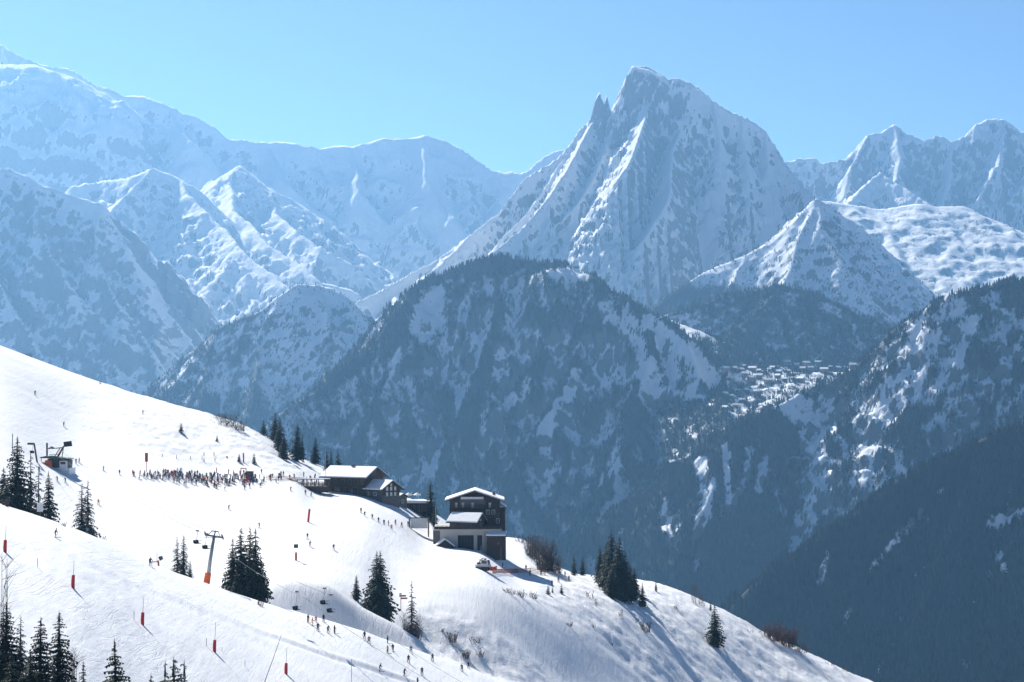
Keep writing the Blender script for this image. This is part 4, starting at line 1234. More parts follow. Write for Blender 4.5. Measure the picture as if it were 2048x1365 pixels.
# --- stone annex with a gable to the right
P1 = on(752, 1000, 640, 770)
e = empty('stone_annex', (P1.x, P1.y-.6, P1.z+.3), R(-42), 'stone and timber annex with rows of small white windows in its gable', 'chalet', 'timber chalets on the crest')
gable_house(e, -6.5, 3.2, -.5, 7.3, -3.5, 3.3, 2.2, 1.15, M['stone'])
part('gable_boarding', MB().prism([(3.23, -.45, 1.2), (3.23, 7.25, 1.2), (3.23, 7.25, 3.1), (3.23, 3.4, 5.2), (3.23, -.45, 3.1)], (.08, 0, 0)).mesh('gable_boarding', M['woodv']), e)
for y, z in ((1.6, 3.0), (3.4, 3.0), (5.2, 3.0), (1.6, 1.3), (3.4, 1.3), (5.2, 1.3)): window(e, y, 0, z+.25, .62, .95, 'right', 3.36, mat=M['curtain'])
window(e, 3.4, 0, 4.45, .5, .6, 'right', 3.36, mat=M['curtain'])
window(e, -3.2, -.53, 1.6, 1.0, .9); window(e, 0.2, -.53, 1.6, 1.0, .9)
# --- lower lodge and pavilion
P2 = on(790, 1008, 640, 770)
e = empty('stone_porch', (P2.x+.3, P2.y-.5, P2.z-.2), R(-42), 'small stone porch with a snowy roof in front of the annex gable', 'porch')
gable_house(e, -3.2, 1.4, -.4, 3.6, -3, 2.3, .9, .6, M['stone'], snow=.25)
hbox('door', M['trim'], e, -1.1, -.2, -.5, -.38, -.4, 1.8); window(e, 1.6, 0, 1.0, .8, .9, 'right', 1.43)
P3 = on(834, 1018, 640, 775)
e = empty('timber_pavilion', (P3.x, P3.y, P3.z-.1), R(-6), 'flat roofed timber pavilion under deep snow between the two chalets', 'pavilion')
b_ = MB().quadbox(-4.4, 4.2, .3, 5.2, -2.5, 3.0); part('wall', b_.mesh('wall', M['woodv']), e)
for i in range(6): hbox('post', M['trim'], e, -4.3+i*1.68, -4.12+i*1.68, -1.0, -.82, -2.0, 2.95)
for i in range(4): window(e, -3.3+i*2.1, .26, 1.5, 1.25, 1.5, frame=M['trim'])
rf = hbox('roof', M['wood'], e, -4.9, 4.7, -1.3, 5.6, 3.0, 3.25)
sn = MB().quadbox(-4.8, 4.6, -1.2, 5.5, 3.255, 4.1).mesh('snow_layer', M['roofsnow'])
bm = bmesh.new(); bm.from_mesh(sn); bmesh.ops.subdivide_edges(bm, edges=bm.edges[:], cuts=4, use_grid_fill=True)
for v_ in bm.verts:
    if v_.co.z > 3.9: v_.co.z += .35*float(gnoise(np.array(v_.co.x*.5), np.array(v_.co.y*.4), 5))-.25*max(0, abs(v_.co.x)-3.6)
bm.to_mesh(sn); bm.free(); part('snow_layer', sn, rf)
railing(e, -4.6, 4.4, -1.2, -.3, 1.0)
for i, (dx, lb) in enumerate(((-3.0, 'left white parasol standing behind the flat roofed pavilion'), (-.3, 'right white parasol standing behind the flat roofed pavilion'))):
    q_ = Vector((P3.x+dx, P3.y+8.2, P3.z+2.0))
    g = empty('parasol', q_, 0, lb, 'parasol', 'white parasols behind the pavilion')
    b_ = MB(); n_ = 8
    for j in range(n_):
        a, c_ = j*2*math.pi/n_, (j+1)*2*math.pi/n_
        b_.poly([(0, 0, 4.1), (1.25*math.cos(a), 1.25*math.sin(a), 3.4), (1.25*math.cos(c_), 1.25*math.sin(c_), 3.4)])
        b_.poly([(1.25*math.cos(a), 1.25*math.sin(a), 3.4), (1.25*math.cos(a), 1.25*math.sin(a), 3.15), (1.25*math.cos(c_), 1.25*math.sin(c_), 3.15), (1.25*math.cos(c_), 1.25*math.sin(c_), 3.4)])
    part('canopy', b_.mesh('canopy', M['white']), g); part('pole', MB().tube([(0, 0, -1.5), (0, 0, 4.0)], .04, 6).mesh('pole', M['steel']), g)

# --- the tall chalet on its white base
P4 = on(940, 1099, 600, 740)
k = FOC/P4.y
def fx(px): return (px-940)/k      # photo pixels to metres in front of it
def fz(py): return (1099-py)/k
e = empty('mountain_chalet', (P4.x, P4.y, P4.z), 0, 'tall dark timber chalet standing on a cream rendered base beside the slope', 'chalet', 'timber chalets on the crest')
zt = fz(1059)
bs = MB().quadbox(fx(880), fx(1002), 0, 21, -3.0, zt-.35); part('base_wall', bs.mesh('base_wall', M['plaster']), e)
part('terrace_slab', MB().quadbox(fx(866), fx(1004), -.35, 21.2, zt-.35, zt).mesh('terrace_slab', M['plaster']), e)
for a, c_ in ((916, 947), (955, 964)):
    x0, x1 = fx(a), fx(c_); z1 = fz(1071)
    d = hbox('garage_door', M['black'], e, x0, x1, -.06, .02, -.3, z1, )
    n_ = 5 if x1-x0 > 2 else 2
    for i in range(n_+1):
        xx = x0+(x1-x0)*i/n_
        part('mullion', MB().quadbox(xx-.04, xx+.04, -.10, -.061, -.3, z1).mesh('mullion', M['dsteel']), d)
for x in (914, 950, 967): hbox('pillar', M['plaster'], e, fx(x)-.22, fx(x)+.22, -.4, -.003, -.8, zt-.36)
railing(e, fx(866), fx(1004), -.28, zt, 1.1, 1.3)
hbox('parapet', M['woodv'], e, fx(868), fx(1003), -.2, -.12, zt, zt+.85)
railing(e, -.2, 11.5, fx(1004), zt, 1.1, 1.3, 'y')
hbox('side_terrace', M['stone'], e, fx(866), fx(880)-.01, .4, 9, -3.0, zt-.36)
# main block, gable to the front
z_e = fz(1005)
gable_house(e, fx(897), fx(999), 12.2, 23, zt, z_e, fz(986)-z_e-.3, 1.5, M['woodv'], axis='y', snow=.4, ohg=2.2)
hbox('lower_balcony', M['trim'], e, fx(899), fx(997), 10.9, 12.19, fz(1040), fz(1040)+.18)
railing(e, fx(899), fx(997), 10.95, fz(1040)+.18, 1.0, mat=M['trim'])
hbox('upper_balcony', M['wood'], e, fx(905), fx(990), 10.7, 12.2, fz(1023), fz(1022)+.05)
railing(e, fx(905), fx(990), 10.75, fz(1022)+.05, 1.0)
hbox('awning', M['white'], e, fx(920), fx(966), 10.6, 12.1, fz(1003), fz(998.5), 'rolled white awning under the gable')
hbox('glazing', M['glass'], e, fx(918), fx(970), 12.1, 12.22, fz(1021), fz(1004))
for x in (911, 924, 944, 979): window(e, fx(x), 12.08, fz(1016), .5, 1.3, mat=M['curtain'])
for x in (975, 986): window(e, fx(x), 12.16, fz(1030), .8, 1.2)
for x in (903, 995): window(e, fx(x), 12.16, fz(1048), .8, 1.3)
# side wing stepping back to the right
b_ = MB().quadbox(fx(999)+.01, fx(1010), 13.5, 22, -3.0, fz(1024)); part('side_wing', b_.mesh('side_wing', M['woodv']), e)
s_ = part('side_roof', MB().prism([(fx(999)+.02, 12.8, fz(1012)), (fx(1014), 12.8, fz(1022)), (fx(1014), 12.8, fz(1022)-.25), (fx(999)+.02, 12.8, fz(1012)-.25)], (0, 9.8, 0)).mesh('side_roof', M['wood']), e)
part('snow_layer', MB().prism([(fx(1000), 12.9, fz(1012)+.02), (fx(1013), 12.9, fz(1021)+.02), (fx(1013), 12.9, fz(1021)+.3), (fx(1000), 12.9, fz(1012)+.3)], (0, 9.6, 0)).mesh('snow_layer', M['roofsnow']), s_)
hbox('chimney', M['stone'], e, fx(984), fx(990), 16, 17, z_e+.5, fz(989))
# front lodge on the terrace, ridge turned to the left
g = empty('terrace_lodge', (P4.x+fx(942), P4.y+.9, P4.z+zt), R(-24), 'low timber lodge with a snowy roof on the terrace in front of the tall chalet', 'lodge')
gable_house(g, -7.0, 1.6, 0, 6.0, 0, fz(1044)-zt, 2.0, .9, M['wood'])
for x in (-5.6, -3.9, -2.2, -.5): window(g, x, -.03, 1.1, .9, .9, frame=M['trim'])
window(g, 3.3, 0, 1.2, 1.0, 1.0, 'right', 1.63, frame=M['trim'])
lm = part('wall_lamp', MB().tube([(0, 0, 0), (0, 0, .35)], .22, 8).mesh('wall_lamp', M['lamp']), g, (1.85, 2.6, 2.4))
# timber shed at the right of the base
g = empty('timber_shed', (P4.x+fx(992), P4.y-2.6, P4.z), R(-6), 'dark log shed with a snow covered pent roof against the cream base wall', 'shed')
part('wall', MB().quadbox(-2.7, 2.7, 0, 2.5, -3, fz(1073)).mesh('wall', M['wood']), g)
rr = part('roof', MB().prism([(-3.0, -.5, fz(1072)), (-3.0, 2.6, fz(1066)), (-3.0, 2.6, fz(1066)+.15), (-3.0, -.5, fz(1072)+.15)], (6.0, 0, 0)).mesh('roof', M['wood']), g)
part('snow_layer', MB().prism([(-2.9, -.42, fz(1072)+.16), (-2.9, 2.6, fz(1066)+.16), (-2.9, 2.6, fz(1066)+.6), (-2.9, -.42, fz(1072)+.55)], (5.8, 0, 0)).mesh('snow_layer', M['roofsnow']), rr)
st = MB()
for i in range(6):
    a = i*math.pi/6; st.prism([(.1*math.cos(a+1.57), 0, .1*math.sin(a+1.57)), (.55*math.cos(a), 0, .55*math.sin(a)), (-.1*math.cos(a+1.57), 0, -.1*math.sin(a+1.57)), (-.55*math.cos(a), 0, -.55*math.sin(a))], (0, -.05, 0))
part('carved_star', st.mesh('carved_star', M['trim']), g, (.7, -.06, fz(1086)))
# half buried hut at the left of the base
hp = on(893, 1101, 600, 740)
g = empty('snowed_in_hut', (P4.x+fx(890), P4.y-3.2, P4.z), R(8), 'small dark hut half buried in snow at the left foot of the tall chalet', 'hut')
gable_house(g, -2.4, 2.6, 0, 4.0, -2.5, .9, 1.9, .5, M['wood'], axis='y', snow=.5, ohg=.4)
hbox('door', M['trim'], g, -.4, .4, -.08, -.005, -.6, .9)
# --- white billboard
P5 = on(838, 1066, 600, 760)
g = empty('billboard', (P5.x, P5.y, P5.z), R(4), 'blank white billboard on two brown posts between the chalets', 'billboard')
kk = P5.y/FOC
part('panel', MB().quadbox(-17*kk, 17*kk, -.05, .05, 9*kk, 29*kk).mesh('panel', M['white']), g)
part('cap', MB().quadbox(-18*kk, 18*kk, -.12, .12, 29.2*kk, 31*kk).mesh('cap', M['woodv']), g)
for s in (-1, 1): part('post', MB().tube([(s*19*kk, 0, -1.5), (s*19*kk, 0, 31*kk)], .22, 8).mesh('post', M['trim']), g)

def mast(px, py, top, label, r=.06, mat='steel', head=None, lo=None, hi=None, lean=0.0, name='mast', cat='mast', group=None):
    p = on(px, py, lo, hi); kk = p.y/FOC; h = (YH-p.z/p.y*FOC-top)*kk
    g = empty(name, p, 0, label, cat, group)
    part('pole', MB().tube([(0, 0, -.6), (lean*h, 0, h)], r, 6).mesh('pole', M[mat]), g)
    if head: part(head[0], MB().quadbox(*head[1]).mesh(head[0], M[head[2]]), g, (lean*h, 0, h))
    return g
mast(651, 984, 893, 'thin lamp mast at the left end of the restaurant', .07, lo=650, head=('lamp_head', (-.1, .6, -.1, .1, -.1, .08), 'dsteel'), name='lamp_mast', cat='lamp')
mast(871, 1058, 1012, 'thin grey mast beside the spruces between the chalets', .08, lo=620, head=('lamp_head', (-.15, .5, -.1, .1, -.1, .08), 'dsteel'), name='lamp_mast', cat='lamp')
for i, (a, b_) in enumerate(((962, 1120), (1002, 1126), (1063, 1112))):
    mast(a, b_+12, b_-30, ('thin flag pole left of the piste basher', 'thin flag pole right of the piste basher', 'thin flag pole by the red netting right of the chalet')[i], .035, lo=600, name='flag_pole', cat='pole')

# ------------------------------------------------------------------ village on the shelf, far off
def surf(mt, x, y):
    fi = (x-mt['x'][0])/mt['res']; fj = (y-mt['y'][0])/mt['res']
    i = int(np.clip(fi, 0, len(mt['x'])-2)); j = int(np.clip(fj, 0, len(mt['y'])-2)); fi -= i; fj -= j
    H = mt['H']
    return (H[j, i]*(1-fi)+H[j, i+1]*fi)*(1-fj)+(H[j+1, i]*(1-fi)+H[j+1, i+1]*fi)*fj
LAND = [big, shelf, right, low]
def seen(px, py, y0=4500, y1=6300):
    """first land point along the ray"""
    for y in np.arange(y0, y1, 6.0):
        x = (px-CX)/FOC*y; z = (YH-py)/FOC*y
        for mt in LAND:
            if mt['x'][0] < x < mt['x'][-1] and mt['y'][0] < y < mt['y'][-1] and surf(mt, x, y) >= z:
                return Vector((x, y, surf(mt, x, y)))
    return None
hr = random.Random(5)
vm = {}
def village_mesh(v):
    if v in vm: return vm[v]
    L, W, H_, rs = ((11, 9, 5, 2.8), (13, 9, 7, 3.0), (8, 7, 4, 2.2), (17, 10, 8, 3.0))[v]
    wall = MB().prism([(-L/2, -W/2, -4), (-L/2, W/2, -4), (-L/2, W/2, H_), (-L/2, 0, H_+rs), (-L/2, -W/2, H_)], (L, 0, 0)).mesh('wall', M['wood'] if v % 2 == 0 else M['trim'])
    roof = MB().prism([(-L/2-1, -W/2-1.2, H_-.6), (-L/2-1, 0, H_+rs+.1), (-L/2-1, W/2+1.2, H_-.6), (-L/2-1, W/2+1.2, H_+.3), (-L/2-1, 0, H_+rs+1.0), (-L/2-1, -W/2-1.2, H_+.3)], (L+2, 0, 0)).mesh('roof', M['roofsnow'])
    wn = MB()
    for i in range(int(L/3.2)):
        for j in range(2): wn.quadbox(-L/2+1.4+i*3.2, -L/2+2.6+i*3.2, -W/2-.1, -W/2+.05, 1.4+j*3, 2.8+j*3)
    vm[v] = (wall, roof, wn.mesh('shutters', M['glass']))
    return vm[v]
VP = [(1450, 742), (1466, 736), (1480, 745), (1493, 738), (1508, 746), (1520, 740), (1536, 745), (1548, 737), (1560, 744), (1570, 733), (1578, 742), (1590, 738),
      (1602, 745), (1612, 736), (1625, 742), (1638, 734), (1650, 742), (1662, 738), (1676, 744), (1690, 736), (1702, 744), (1455, 762), (1470, 770), (1486, 758),
      (1502, 764), (1518, 758), (1534, 766), (1552, 758), (1568, 760), (1586, 757), (1604, 760), (1450, 790), (1462, 800), (1476, 788), (1492, 782), (1508, 790), (1452, 820), (1468, 815), (1484, 806), (1442, 752)]
for i, (a, c_) in enumerate(VP):
    q_ = seen(a+hr.uniform(-4, 4), c_+hr.uniform(-4, 5))
    if q_ is None: continue
    v_ = hr.choice((0, 0, 1, 2, 2, 3))
    wd = ('low', 'tall', 'small', 'long')[v_]; row = 'back row' if c_ < 750 else ('middle row' if c_ < 775 else 'front row')
    loc_ = 'left' if a < 1500 else ('middle' if a < 1600 else 'right')
    g = empty('village_chalet', q_, hr.uniform(-.7, .7), 'tiny %s chalet at the %s of the %s of the far village' % (wd, loc_, row), 'chalet', 'chalets of the far village')
    a_, b2, c2 = village_mesh(v_)
    part('wall', a_, g); part('roof', b2, g); part('window_row', c2, g)
# ------------------------------------------------------------------ ski lift
PY_ = on(412, 1168, 440, 560)
PY_ = xy(412, 478)
kk = PY_.y/FOC
pyl_top = Vector(((428-CX)*kk, PY_.y, (YH-1073)*kk))
e = empty('lift_pylon', PY_, 0, 'leaning grey chairlift pylon with an orange padded foot on the near crest', 'lift pylon')
d = pyl_top-PY_
part('shaft', MB().tube([(0, 0, -2), tuple(d*.5), tuple(d)], [.42, .36, .30], 12).mesh('shaft', M['steel'], True), e)
f0 = (YH-PY_.z/PY_.y*FOC)
q0 = d.normalized()
L0 = (f0-1168)*kk
part('foot_padding', MB().tube([tuple(q0*max(L0, 0.0)), tuple(q0*(max(L0, 0)+.3)), tuple(q0*(max(L0, 0)+2.2))], [.62, .66, .6], 12).mesh('foot_padding', M['orange']), e)
# crosshead: two arms across the line, sheave trains at both ends, a gantry above
arm = Vector((.86, .35, -.36)).normalized()
acr = Vector((1, .15, -.18)).normalized()
b_ = MB().tube([tuple(d-acr*1.75), tuple(d+acr*1.75)], .2, 8)
part('crossarm', b_.mesh('crossarm', M['steel']), e)
b_ = MB().tube([tuple(d+Vector((0, 0, .1))), tuple(d+Vector((.35, 0, 1.1)))], .13, 6).tube([tuple(d+Vector((-.5, 0, 1.05))), tuple(d+Vector((.9, 0, .95)))], .12, 6)
b_.tube([tuple(d-acr*1.3), tuple(d+Vector((-.4, 0, 1.05)))], .07, 5).tube([tuple(d+acr*1.3), tuple(d+Vector((.8, 0, .95)))], .07, 5)
part('gantry', b_.mesh('gantry', M['dsteel']), e)
for s in (-1, 1):
    c0 = d+acr*1.7*s
    tr = part('sheave_train', MB().tube([tuple(c0-Vector((.35, -1.5, -.15))*1), tuple(c0+Vector((.35, -1.5, -.25)))], .11, 5).mesh('sheave_train', M['dsteel']), e)
    for i in range(6):
        u = (i-2.5)/2.5
        w0 = c0+Vector((.35, -1.5, -.22))*u+Vector((0, 0, .22))
        part('sheave', MB().tube([tuple(w0-acr*.07), tuple(w0+acr*.07)], .22, 10).mesh('sheave', M['black']), tr)
part('catwalk', MB().quadbox(d.x-1.9, d.x+1.9, d.y-.9, d.y-.5, d.z-.28, d.z-.22).mesh('catwalk', M['dsteel']), e)

ST = on(112, 936, 600, 760)
def cable(name, pts, r, label, sag=1.5):
    out = []
    for a, b2 in zip(pts[:-1], pts[1:]):
        for i in range(14):
            u = i/14; out.append(a.lerp(b2, u)-Vector((0, 0, sag*4*u*(1-u))))
    out.append(pts[-1])
    o = link(name, MB().tube(out, r, 4).mesh(name, M['dsteel']), label, 'cable')
    return o
wl = PY_+d-acr*1.7; wr = PY_+d+acr*1.7
s_top = Vector(((100-CX)/FOC*ST.y, ST.y-3, (YH-893)/FOC*ST.y))
far1 = Vector(((610-CX)/FOC*445, 445, (YH-1196)/FOC*445)); far2 = Vector(((664-CX)/FOC*452, 452, (YH-1192)/FOC*452))
end = Vector(((1000-CX)/FOC*400, 400, (YH-1420)/FOC*400))
cable('lift_cable', [s_top-Vector((1.5, 0, 0)), wl, far1, end-Vector((3, 0, 0))], .035, 'upper thin steel cable carrying chairs from the station down past the pylon', 1.0)
cable('lift_cable', [s_top+Vector((1.5, 0, 0)), wr, far2, end+Vector((2, 0, 0))], .035, 'lower thin steel cable of the chairlift passing the right end of the pylon head', 1.0)

def chair(top, drop, label, rider=True, rz=1.12):
    e = empty('lift_chair', top, rz, label, 'lift chair', 'chairs on the chairlift')
    part('grip', MB().quadbox(-.12, .12, -.3, .3, -.12, .12).mesh('grip', M['dsteel']), e)
    part('hanger', MB().tube([(0, 0, 0), (0, .1, -drop*.5), (0, .35, -drop*.75), (0, .3, -drop)], .05, 6).mesh('hanger', M['steel']), e)
    part('seat', MB().prism([(-.9, -.35, -drop-.08), (-.9, .3, -drop), (-.9, .3, -drop+.08), (-.9, -.35, -drop)], (1.8, 0, 0)).mesh('seat', M['black']), e)
    part('backrest', MB().prism([(-.9, .28, -drop), (-.9, .42, -drop+.65), (-.9, .50, -drop+.65), (-.9, .36, -drop)], (1.8, 0, 0)).mesh('backrest', M['black']), e)
    part('safety_bar', MB().tube([(-.9, .4, -drop+.5), (-.9, -.5, -drop+.45), (.9, -.5, -drop+.45), (.9, .4, -drop+.5)], .03, 5).mesh('safety_bar', M['dsteel']), e)
    return e
def at(px, py, Y): return Vector(((px-CX)/FOC*Y, Y, (YH-py)/FOC*Y))
chair(at(395, 1062, 482), 2.5, 'small empty chair hanging just left of the pylon head')
chair(at(413, 1068, 474), 2.9, 'dark chair close under the left end of the pylon crossarm')
chair(at(594, 1184, 447), 3.3, 'leftmost chair over the shaded bowl')
chair(at(649, 1177, 450), 2.9, 'upper chair hanging on a long rod over the shaded bowl')
chair(at(662, 1190, 448), 3.2, 'lowest dark chair over the shaded bowl above the skiers')
chair(at(66, 888, ST.y-14), 2.6, 'chair between the big left spruce and the lift station')

# station
kk = ST.y/FOC
e = empty('lift_station', ST, R(-12), 'open steel lift station with an inclined mast and orange padding at the left', 'lift station', sc=.86)
part('base', MB().quadbox(-5.0, 5.2, -1.0, 4.5, -2.5, .1).mesh('base', M['roofsnow']), e)
part('machine_housing', MB().prism([(-3.5, -1, -.4), (4.6, -1, -.4), (4.8, -1, 2.7), (2.6, -1, 3.5), (-2.6, -1, 3.1)], (0, 4, 0)).mesh('machine_housing', M['dsteel']), e)
part('canopy', MB().prism([(-5.4, -1.6, 3.6), (-3.0, -1.6, 4.1), (5.0, -1.6, 3.3), (5.4, -1.6, 3.05), (-5.0, -1.6, 3.35)], (0, 4.8, 0)).mesh('canopy', M['green']), e)
part('padding', MB().tube([(-1.9, -1.9, .1), (-2.0, -1.9, 1.2), (-1.9, -1.9, 2.6)], [1.25, 1.45, 1.1], 12).mesh('padding', M['orange']), e)
part('booth', MB().quadbox(2.2, 4.6, -2.2, -1.02, -.6, 2.5).mesh('booth', M['white']), e)
part('booth_window', MB().quadbox(2.5, 4.3, -2.26, -2.21, 1.3, 2.2).mesh('booth_window', M['glass']), e)
part('mast', MB().tube([(.3, 0, 3.2), (2.8, 0, 7.4)], [.38, .28], 8).tube([(-1.0, 0, 3.2), (1.4, 0, 6.6)], .16, 6).tube([(1.7, .8, 3.0), (2.8, 0, 7.4)], .16, 6).mesh('mast', M['dsteel']), e)
part('boom', MB().tube([(2.7, 0, 6.9), (-3.2, 0, 6.4)], [.2, .14], 6).tube([(-.8, 0, 6.6), (-1.8, 0, 7.1)], .3, 6).tube([(-1.8, 0, 7.1), (-2.8, 0, 6.4)], .16, 6).mesh('boom', M['dsteel']), e)
part('panel', MB().prism([(2.9, -.1, 7.1), (5.8, -.1, 7.4), (5.5, -.1, 9.2), (2.7, -.1, 8.8)], (0, .25, 0)).mesh('panel', M['black']), e)
bw = MB().tube([(0, 0, 0), (0, 0, .25)], 1.6, 20); part('bullwheel', bw.mesh('bullwheel', M['steel']), e, (-1.0, .5, 4.4))
for x in (-4.8, 5.0): part('post', MB().tube([(x, -1.2, 0), (x, -1.2, 3.4)], .12, 6).mesh('post', M['dsteel']), e)
mast(94, 912, 886, 'short dark signal post just left of the lift station', .3, 'dsteel', name='signal_post', cat='post', lo=600)
mast(75, 925, 888, 'dark bent lift tower rising behind the ragged spruces at the left', .28, 'dsteel', name='lift_tower', cat='lift tower', lo=600, lean=-.18, head=('sheave_box', (-1.9, .1, -.3, .3, -.3, .3), 'dsteel'))
mast(25, 905, 868, 'tip of a thin grey mast behind the large left spruce', .16, 'steel', name='lift_tower', cat='lift tower', lo=600)
p = xy(80, 452)
g = empty('notice_board', p, R(5), 'small white notice on a post between the dark spruces at the left', 'sign')
z0 = (YH-1024)/FOC*p.y-p.z
part('panel', MB().quadbox(-.55, .55, -.04, .04, z0, z0+1.7).mesh('panel', M['white']), g); part('post', MB().quadbox(-.06, .06, .045, .15, -.5, z0+1.6).mesh('post', M['trim']), g)

# ------------------------------------------------------------------ poles, signs, nets
LG = 'red padded snow lances along the near slope'
def lance(px, py, padtop, top, label, lean=.03):
    p = on(px, py, 290, 500); kk = p.y/FOC
    h1 = (py-padtop)*kk; h2 = (py-top)*kk
    e = empty('snow_lance', p, 0, label, 'snow lance', LG)
    part('padding', MB().tube([(0, 0, -.2), (.0, 0, h1*.5), (lean*h1, 0, h1)], [.26, .27, .24], 10).mesh('padding', M['red']), e)
    part('pipe', MB().tube([(0, 0, -.3), (lean*h1, 0, h1), (lean*h2+.05, 0, h2)], [.06, .045, .03], 6).mesh('pipe', M['steel']), e)
lance(10, 1105, 1080, 1052, 'red padded snow lance at the left edge')
lance(146, 1175, 1149, 1120, 'red padded snow lance below the frosted spruce pair')
lance(285, 1249, 1224, 1194, 'red padded snow lance below the small spruce pair')
lance(429, 1304, 1280, 1244, 'red padded snow lance below the big spruce clump')
lance(572, 1348, 1326, 1296, 'lowest red padded snow lance near the bottom edge', .02)
for px_, a, c_, lb in ((75, 1134, 1117, 'short grey stake on the near slope between the first two lances'), (268, 1240, 1222, 'short grey stake left of the third red lance'),
                      (413, 1292, 1277, 'short stake just left of the fourth red lance'), (444, 1302, 1295, 'tiny stake just right of the fourth red lance'), (490, 1333, 1321, 'tiny stake between the last two red lances'),
                      (703, 1372, 1318, 'tall faint grey stake near the bottom edge below the skiers')):
    mast(px_, a, c_, lb, .05, 'steel', name='stake', cat='stake', lo=260, hi=500)
p = on(523, 1380, 250, 470); kk = p.y/FOC
g = empty('leaning_lance', p, 0, 'long thin snow lance leaning right at the bottom edge', 'snow lance')
part('pipe', MB().tube([(0, 0, 0), (22*kk, 0, 60*kk), (40*kk, 0, 112*kk)], [.07, .05, .03], 6).mesh('pipe', M['dsteel']), g)
part('foot', MB().tube([(-.0, 0, -.3), (0.02, 0, .9)], .16, 8).mesh('foot', M['dsteel']), g)

def piste_pole(px, py, top, label, w=.14, lean=.0, head=None, mat='red', lo=540):
    p = on(px, py, lo); kk = p.y/FOC; h = (py-top)*kk
    e = empty('piste_marker', p, 0, label, 'piste marker')
    part('pole', MB().tube([(0, 0, -.3), (lean*h, 0, h)], w, 8).mesh('pole', M[mat]), e)
    if head: part('sign_plate', MB().quadbox(-head[0]/2, head[0]/2, -.06, .0, h-.05, h+head[1]).mesh('sign_plate', M[head[2]]), e)
    return e
piste_pole(616, 1044, 1018, 'plain red marker post in the middle of the upper piste', .3, .12)
g = piste_pole(592, 1121, 1096, 'red padded marker with a dark disc on top, above the shaded bowl', .06, 0, (1.1, .9, 'dsteel'), 'steel')
part('padding', MB().tube([(0, 0, -.1), (0, 0, 2.0)], .27, 9).mesh('padding', M['red']), g)
p = on(801, 1220, 540); kk = p.y/FOC
g = empty('piste_sign', p+Vector((.1, -.25, 0)), R(8), 'red T shaped cluster of direction boards between the two lower spruces', 'sign')
for i, (a, c_, z0, z1) in enumerate(((-.4, 1.3, 3.35, 3.75), (-.1, 1.6, 2.75, 3.15), (-.5, .2, 3.9, 4.15))):
    part('board', MB().quadbox(a, c_, -.05, .03, z0, z1).mesh('board', M['rust']), g)
part('post', MB().quadbox(-.07, .07, .035, .15, -.2, 4.3).mesh('post', M['rust']), g)
p = on(293, 944, 620); kk = p.y/FOC
g = empty('queue_sign', p, 0, 'tall reddish grey panel on a red pole over the left end of the queue', 'sign')
part('pole', MB().tube([(0, 0, -.2), (0, 0, 38*kk)], .1, 6).mesh('pole', M['red']), g)
part('panel', MB().quadbox(-.45, .45, -.14, -.101, 20*kk, 38*kk).mesh('panel', M['rust']), g)
piste_pole(487, 924, 906, 'red post between the two small spruces above the queue', .22)
piste_pole(454, 916, 912, 'tiny red marker high above the queue', .25)
for i, px_ in enumerate((325, 353, 381, 404)):
    mast(px_, (914, 917, 919, 919)[i], (908, 910, 912, 911)[i], 'short stake in the dotted line above the queue', .09, 'dsteel', name='stake', cat='stake', lo=640, group='stakes in the dotted line above the queue')
for i, (px_, a) in enumerate(((408, 909), (428, 908), (408, 921), (430, 921))):
    mast(px_, a+3, a-4, 'dark stake of the little square above the queue', .13, 'dsteel', name='stake', cat='stake', lo=640, group='stakes of the little square above the queue')

def net(pts, h, label, mat='orange', lo=560):
    e = empty('safety_net', on(pts[0][0], pts[0][1], lo), 0, label, 'safety net')
    o0 = e.location.copy()
    P_ = [on(a, c_, lo)-o0 for a, c_ in pts]
    for a, c_ in zip(P_[:-1], P_[1:]):
        b_ = MB(); L = (c_-a).length; n_ = max(2, int(L/.5))
        for i in range(n_):
            u0, u1 = i/n_, (i+1)/n_
            s0, s1 = a.lerp(c_, u0), a.lerp(c_, u1)
            for j in range(3):
                z = h*(j+.5)/3
                b_.poly([s0+Vector((0, 0, z-.07)), s1+Vector((0, 0, z-.07)), s1+Vector((0, 0, z+.07)), s0+Vector((0, 0, z+.07))])
            b_.poly([s0, s0+Vector((.06, 0, 0)), s0+Vector((.06, 0, h)), s0+Vector((0, 0, h))])
        part('net_panel', b_.mesh('net_panel', M[mat]), e)
    for a in P_: part('post', MB().tube([tuple(a-Vector((0, 0, .3))), tuple(a+Vector((0, 0, h+.15)))], .05, 6).mesh('post', M['red']), e)
net([(532, 960), (556, 960), (580, 962), (606, 964)], 1.4, 'orange red safety net running left from the terrace', 'rust')
net([(985, 1148), (1010, 1147), (1036, 1146), (1062, 1145), (1088, 1149)], 1.3, 'red safety net along the flat piste right of the chalet', 'rust')
net([(478, 968), (492, 968), (500, 962)], 1.6, 'short red barrier at the right end of the queue', 'red')
p = on(487, 958, 620)
g = empty('lift_gate', p, R(-5), 'small red lift gate booth in the middle of the queue', 'booth')
part('frame', MB().quadbox(-.9, -.7, -.1, .1, 0, 3.2).quadbox(.7, .9, -.1, .1, 0, 3.2).quadbox(-.9, .9, -.1, .1, 3.2, 3.5).mesh('frame', M['red']), g)
part('cabin', MB().quadbox(1.0, 3.0, -.6, 1.0, 0, 2.4).mesh('cabin', M['dsteel']), g); part('roof', MB().quadbox(.9, 3.1, -.8, 1.1, 2.41, 2.6).mesh('roof', M['roofsnow']), g)
part('window', MB().quadbox(1.3, 2.7, -.65, -.61, 1.1, 2.0).mesh('window', M['glass']), g)

